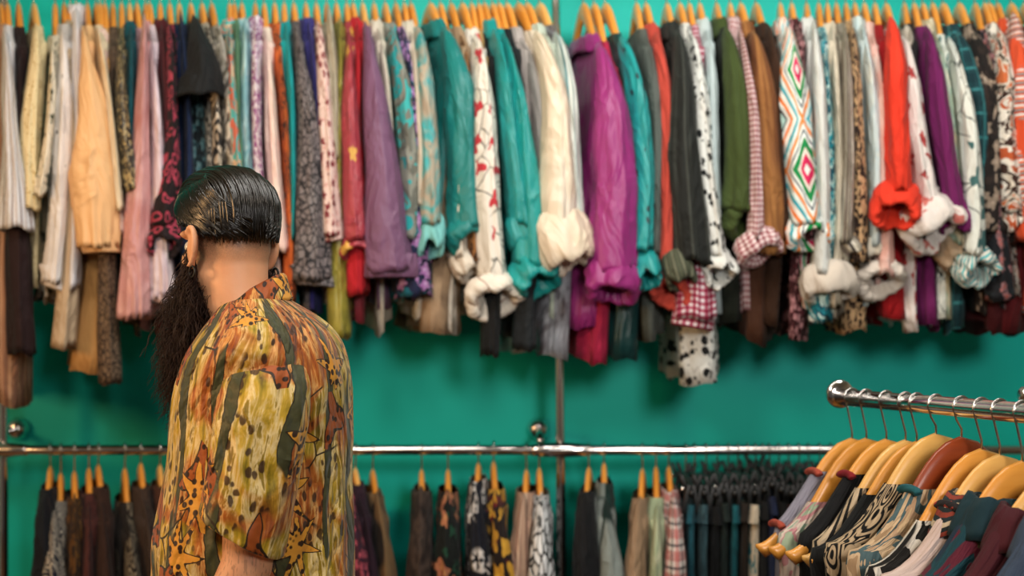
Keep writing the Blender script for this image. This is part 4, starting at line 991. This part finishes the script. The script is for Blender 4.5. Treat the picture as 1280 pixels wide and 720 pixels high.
bf = t.math('ABSOLUTE', t.math('SUBTRACT', t.math('FRACT', t.math('DIVIDE', wx, .098)), .5))
gate = t.more(t.noise(t.vmath('MULTIPLY', uv, (1, .5, 1)), 9, 1), .44, .01)
col = t.mix(t.math('MULTIPLY', t.less(bf, .118), gate), col, '#1c1608')
band = t.math('MULTIPLY', t.less(bf, .10), t.more(t.noise(t.vmath('MULTIPLY', uv, (1, .5, 1)), 9, 1), .44, .01))
col = t.mix(band, col, t.mix(t.noise(uv, 70, 3), '#2c2e1a', '#4c4a2a'))
ln = t.vor(t.warp(uv, 8, .05), 9, 'DISTANCE_TO_EDGE').outputs[0]
col = t.mix(t.math('MULTIPLY', t.less(ln, .014, .006), t.more(t.noise(uv, 6, 1), .60, .01)), col, '#2a1c0c')
def stars(col, sc, dens, k, off, ca='#d8a03a', cb='#c47a22'):
    w = t.warp(t.vmath('ADD', uv, off), 9, .03); v = t.vor(w, sc); loc = t.vmath('SUBTRACT', w, v.outputs['Position']); lx, ly, _ = t.sep(loc); rnd = t.sep(v.outputs['Color'])
    ang = t.math('ADD', t.math('ARCTAN2', lx, t.math('MULTIPLY', ly, .75)), t.math('MULTIPLY', rnd[0], 6.28)); r = t.math('MULTIPLY', t.vmath('LENGTH', t.comb(lx, t.math('MULTIPLY', ly, .75))), sc)
    tri = t.math('MULTIPLY', t.math('ABSOLUTE', t.math('SUBTRACT', t.math('FRACT', t.math('MULTIPLY', ang, k / 6.28318)), .5)), 2.0)
    lim = t.math('MULTIPLY_ADD', t.math('POWER', tri, 2.2), .34, .17); dd = t.math('SUBTRACT', r, lim); on = t.less(rnd[1], dens)
    s2 = t.vor(uv, 78); body_ = t.mix(t.less(s2.outputs[0], .40, .05), t.mix(t.noise(uv, 30, 2), ca, cb), '#2c1608')
    col = t.mix(t.math('MULTIPLY', t.less(dd, .03), on), col, '#2a1a0a')
    return t.mix(t.math('MULTIPLY', t.less(dd, -.015), on), col, body_)
col = stars(col, 10.5, .30, 3.0, (.63, .44, 0), '#a8541c', '#7c3810')
col = stars(col, 9.5, .42, 7.0, (.31, .17, 0))
t.p(Base_Color=t.vmath('SCALE', col, scale=1.12), Roughness=.55, Sheen_Weight=.1, Specular_IOR_Level=.3); n1 = t.noise(t.uv(scale=(1, .5, 1)), 8, 3, .9); rd = t.math('MAXIMUM', t.math('SUBTRACT', 1.0, t.math('MULTIPLY', t.math('ABSOLUTE', t.math('SUBTRACT', n1, .5)), 5.0)), 0.0)
t.bump(t.math('ADD', rd, t.math('MULTIPLY', t.noise(uv, 30, 3), .35)), .8, .016); PRINT = t.m

shirt = None
def refine(tab, k=3):
    out = []
    for a, b in zip(tab, tab[1:]):
        for i in range(k): out.append(tuple(lerp(p, q, i / k) for p, q in zip(a, b)))
    return out + [tab[-1]]
def smooth_tab(tab):
    t2 = refine(tab, 4)
    for _ in range(3): t2 = [t2[0]] + [tuple((a[i] + 2 * b[i] + c[i]) / 4 for i in range(4)) for a, b, c in zip(t2, t2[1:], t2[2:])] + [t2[-1]]
    return t2
rows = world_rows(smooth_tab(TORSO), n=96, fold=.14)
m_ = sum(rows[-1], Vector()) / 96
rows += [[m_ + (c - m_) * f_ + Vector((0, 0, dz)) for c in rows[-1]] for f_, dz in ((.985, .002), (.97, .03), (.95, .10))]
shirt = MB().loft(rows).obj('shirt', PRINT, MAN)
for side in (1, -1):
    Yc = lambda v: 2.43 + side * (v - 2.43)
    P3 = [Vector((W(336, 424, 2.30).x, Yc(2.315), W(336, 424, 2.30).z)), Vector((W(330, 480, 2.25).x, Yc(2.252), W(330, 480, 2.25).z)), Vector((W(322, 560, 2.235).x, Yc(2.232), W(322, 560, 2.235).z)), Vector((W(303, 668, 2.225).x, Yc(2.222), W(303, 668, 2.225).z))]
    def path(s):
        q = s * 3; i = min(2, int(q)); u = q - i
        p0, p1, p2, p3 = P3[max(0, i - 1)], P3[i], P3[i + 1], P3[min(3, i + 2)]
        return .5 * ((2 * p1) + (p2 - p0) * u + (2 * p0 - 5 * p1 + 4 * p2 - p3) * u * u + (3 * p1 - p0 - 3 * p2 + p3) * u ** 3)
    rows = []; n = 64; nr = 40
    for j in range(nr + 1):
        s = j / nr; c = path(s); w = interp([.060, .066, .068, .064, .060], s); dp = interp([.045, .062, .068, .070, .070], s)
        if s < .14: q = math.sqrt(max(.02, 1 - (1 - s / .14) ** 2)); w *= q; dp *= q
        if s < .3: c = c + Vector((-.004, side * .10, .035)) * (1 - s / .3) ** 1.7; w *= lerp(.7, 1, sst(s / .3))
        r = []
        for k in range(n):
            a = 2 * PI * k / n; ca, sa = math.cos(a), math.sin(a)
            g = 1 + .16 * min(1, s * 3) * (ridge(ca * 1.4 + 9, sa * 1.4, s * 1.6) * .6 + .5 * ridge(ca * 2.4, sa * 2.4 + s * 2, s * 3 + 2) + .22 * ridge(ca * 2, sa * 2 + s * 4, s * 9))
            tl = -.036 * sst((s - .45) / .55)
            r.append(c + Vector((w * g * ca, -side * dp * g * math.copysign(abs(sa) ** .9, sa), tl * ca)))
        rows.append(r)
    m_ = sum(rows[-1], Vector()) / n
    rows += [[m_ + (c - m_) * f_ + Vector((0, 0, dz)) for c in rows[-1 - max(0, i - 1) * 0]] for i, (f_, dz) in enumerate(((.97, -.002), (.93, .002), (.88, .04), (.84, .09)))]
    sub(MB().loft(rows, True, True), 'sleeve', PRINT, shirt)
# camp collar
rows = []; n = 56; cc = Vector((-.458, 2.43, 1.551))
for (R_, S_, dz) in ((.062, .064, -.012), (.0605, .062, .012), (.0625, .064, .024), (.068, .069, .0275), (.0725, .075, .022), (.0765, .083, .006), (.081, .090, -.008), (.083, .094, -.014), (.080, .090, -.014), (.074, .082, -.002)):
    r = []
    for k in range(n):
        a = 2 * PI * k / n; ca, sa = math.cos(a), math.sin(a)
        fr = max(0, ca)
        r.append(cc + Vector((-R_ * ca * (1 + .16 * fr), -S_ * sa, dz - .042 * ca - .045 * fr ** 2 + .006 * nz(ca * 2, sa * 2, R_ * 40) * (R_ > .07))))
    rows.append(r)
sub(MB().loft(rows), 'collar', PRINT, shirt)
# trousers and shoes, below the frame
DENIM = fabric(('soft', ['#1c2430', '#28323e', '#141a24'], 20, 1)); SHOE = plastic('shoe_leather', '#1c120c', .35)
tr = MB().loft(world_rows([(800, 232, 428, .17), (850, 230, 432, .178), (920, 232, 432, .18)]), True, True, True).obj('trousers', DENIM, MAN)
for side in (1, -1):
    y = lambda v: 2.43 + side * v
    sub(MB().tube([(-.425, y(-.09), .93), (-.428, y(-.095), .7), (-.425, y(-.105), .48), (-.405, y(-.11), .26), (-.405, y(-.11), .075)], [.105, .098, .078, .07, .066], 24), 'trouser_leg', DENIM, tr)
    mb = MB(); rows = []
    for q in range(13):
        u = q / 12; x_ = lerp(-.30, -.585, u); w_ = .046 * math.sqrt(max(.02, 1 - abs(2 * u - 1) ** 4)) * (1.0 + .1 * math.sin(u * 5)); h_ = lerp(.09, .045, sst(u * 1.4))
        rows.append([Vector((x_, y(-.11) + w_ * math.cos(a), max(0.001, h_ * .5 + h_ * .5 * math.sin(a)))) for a in (2 * PI * k / 20 for k in range(20))])
    mb.loft(rows, True, True, True); mb.obj('shoe', SHOE, MAN)
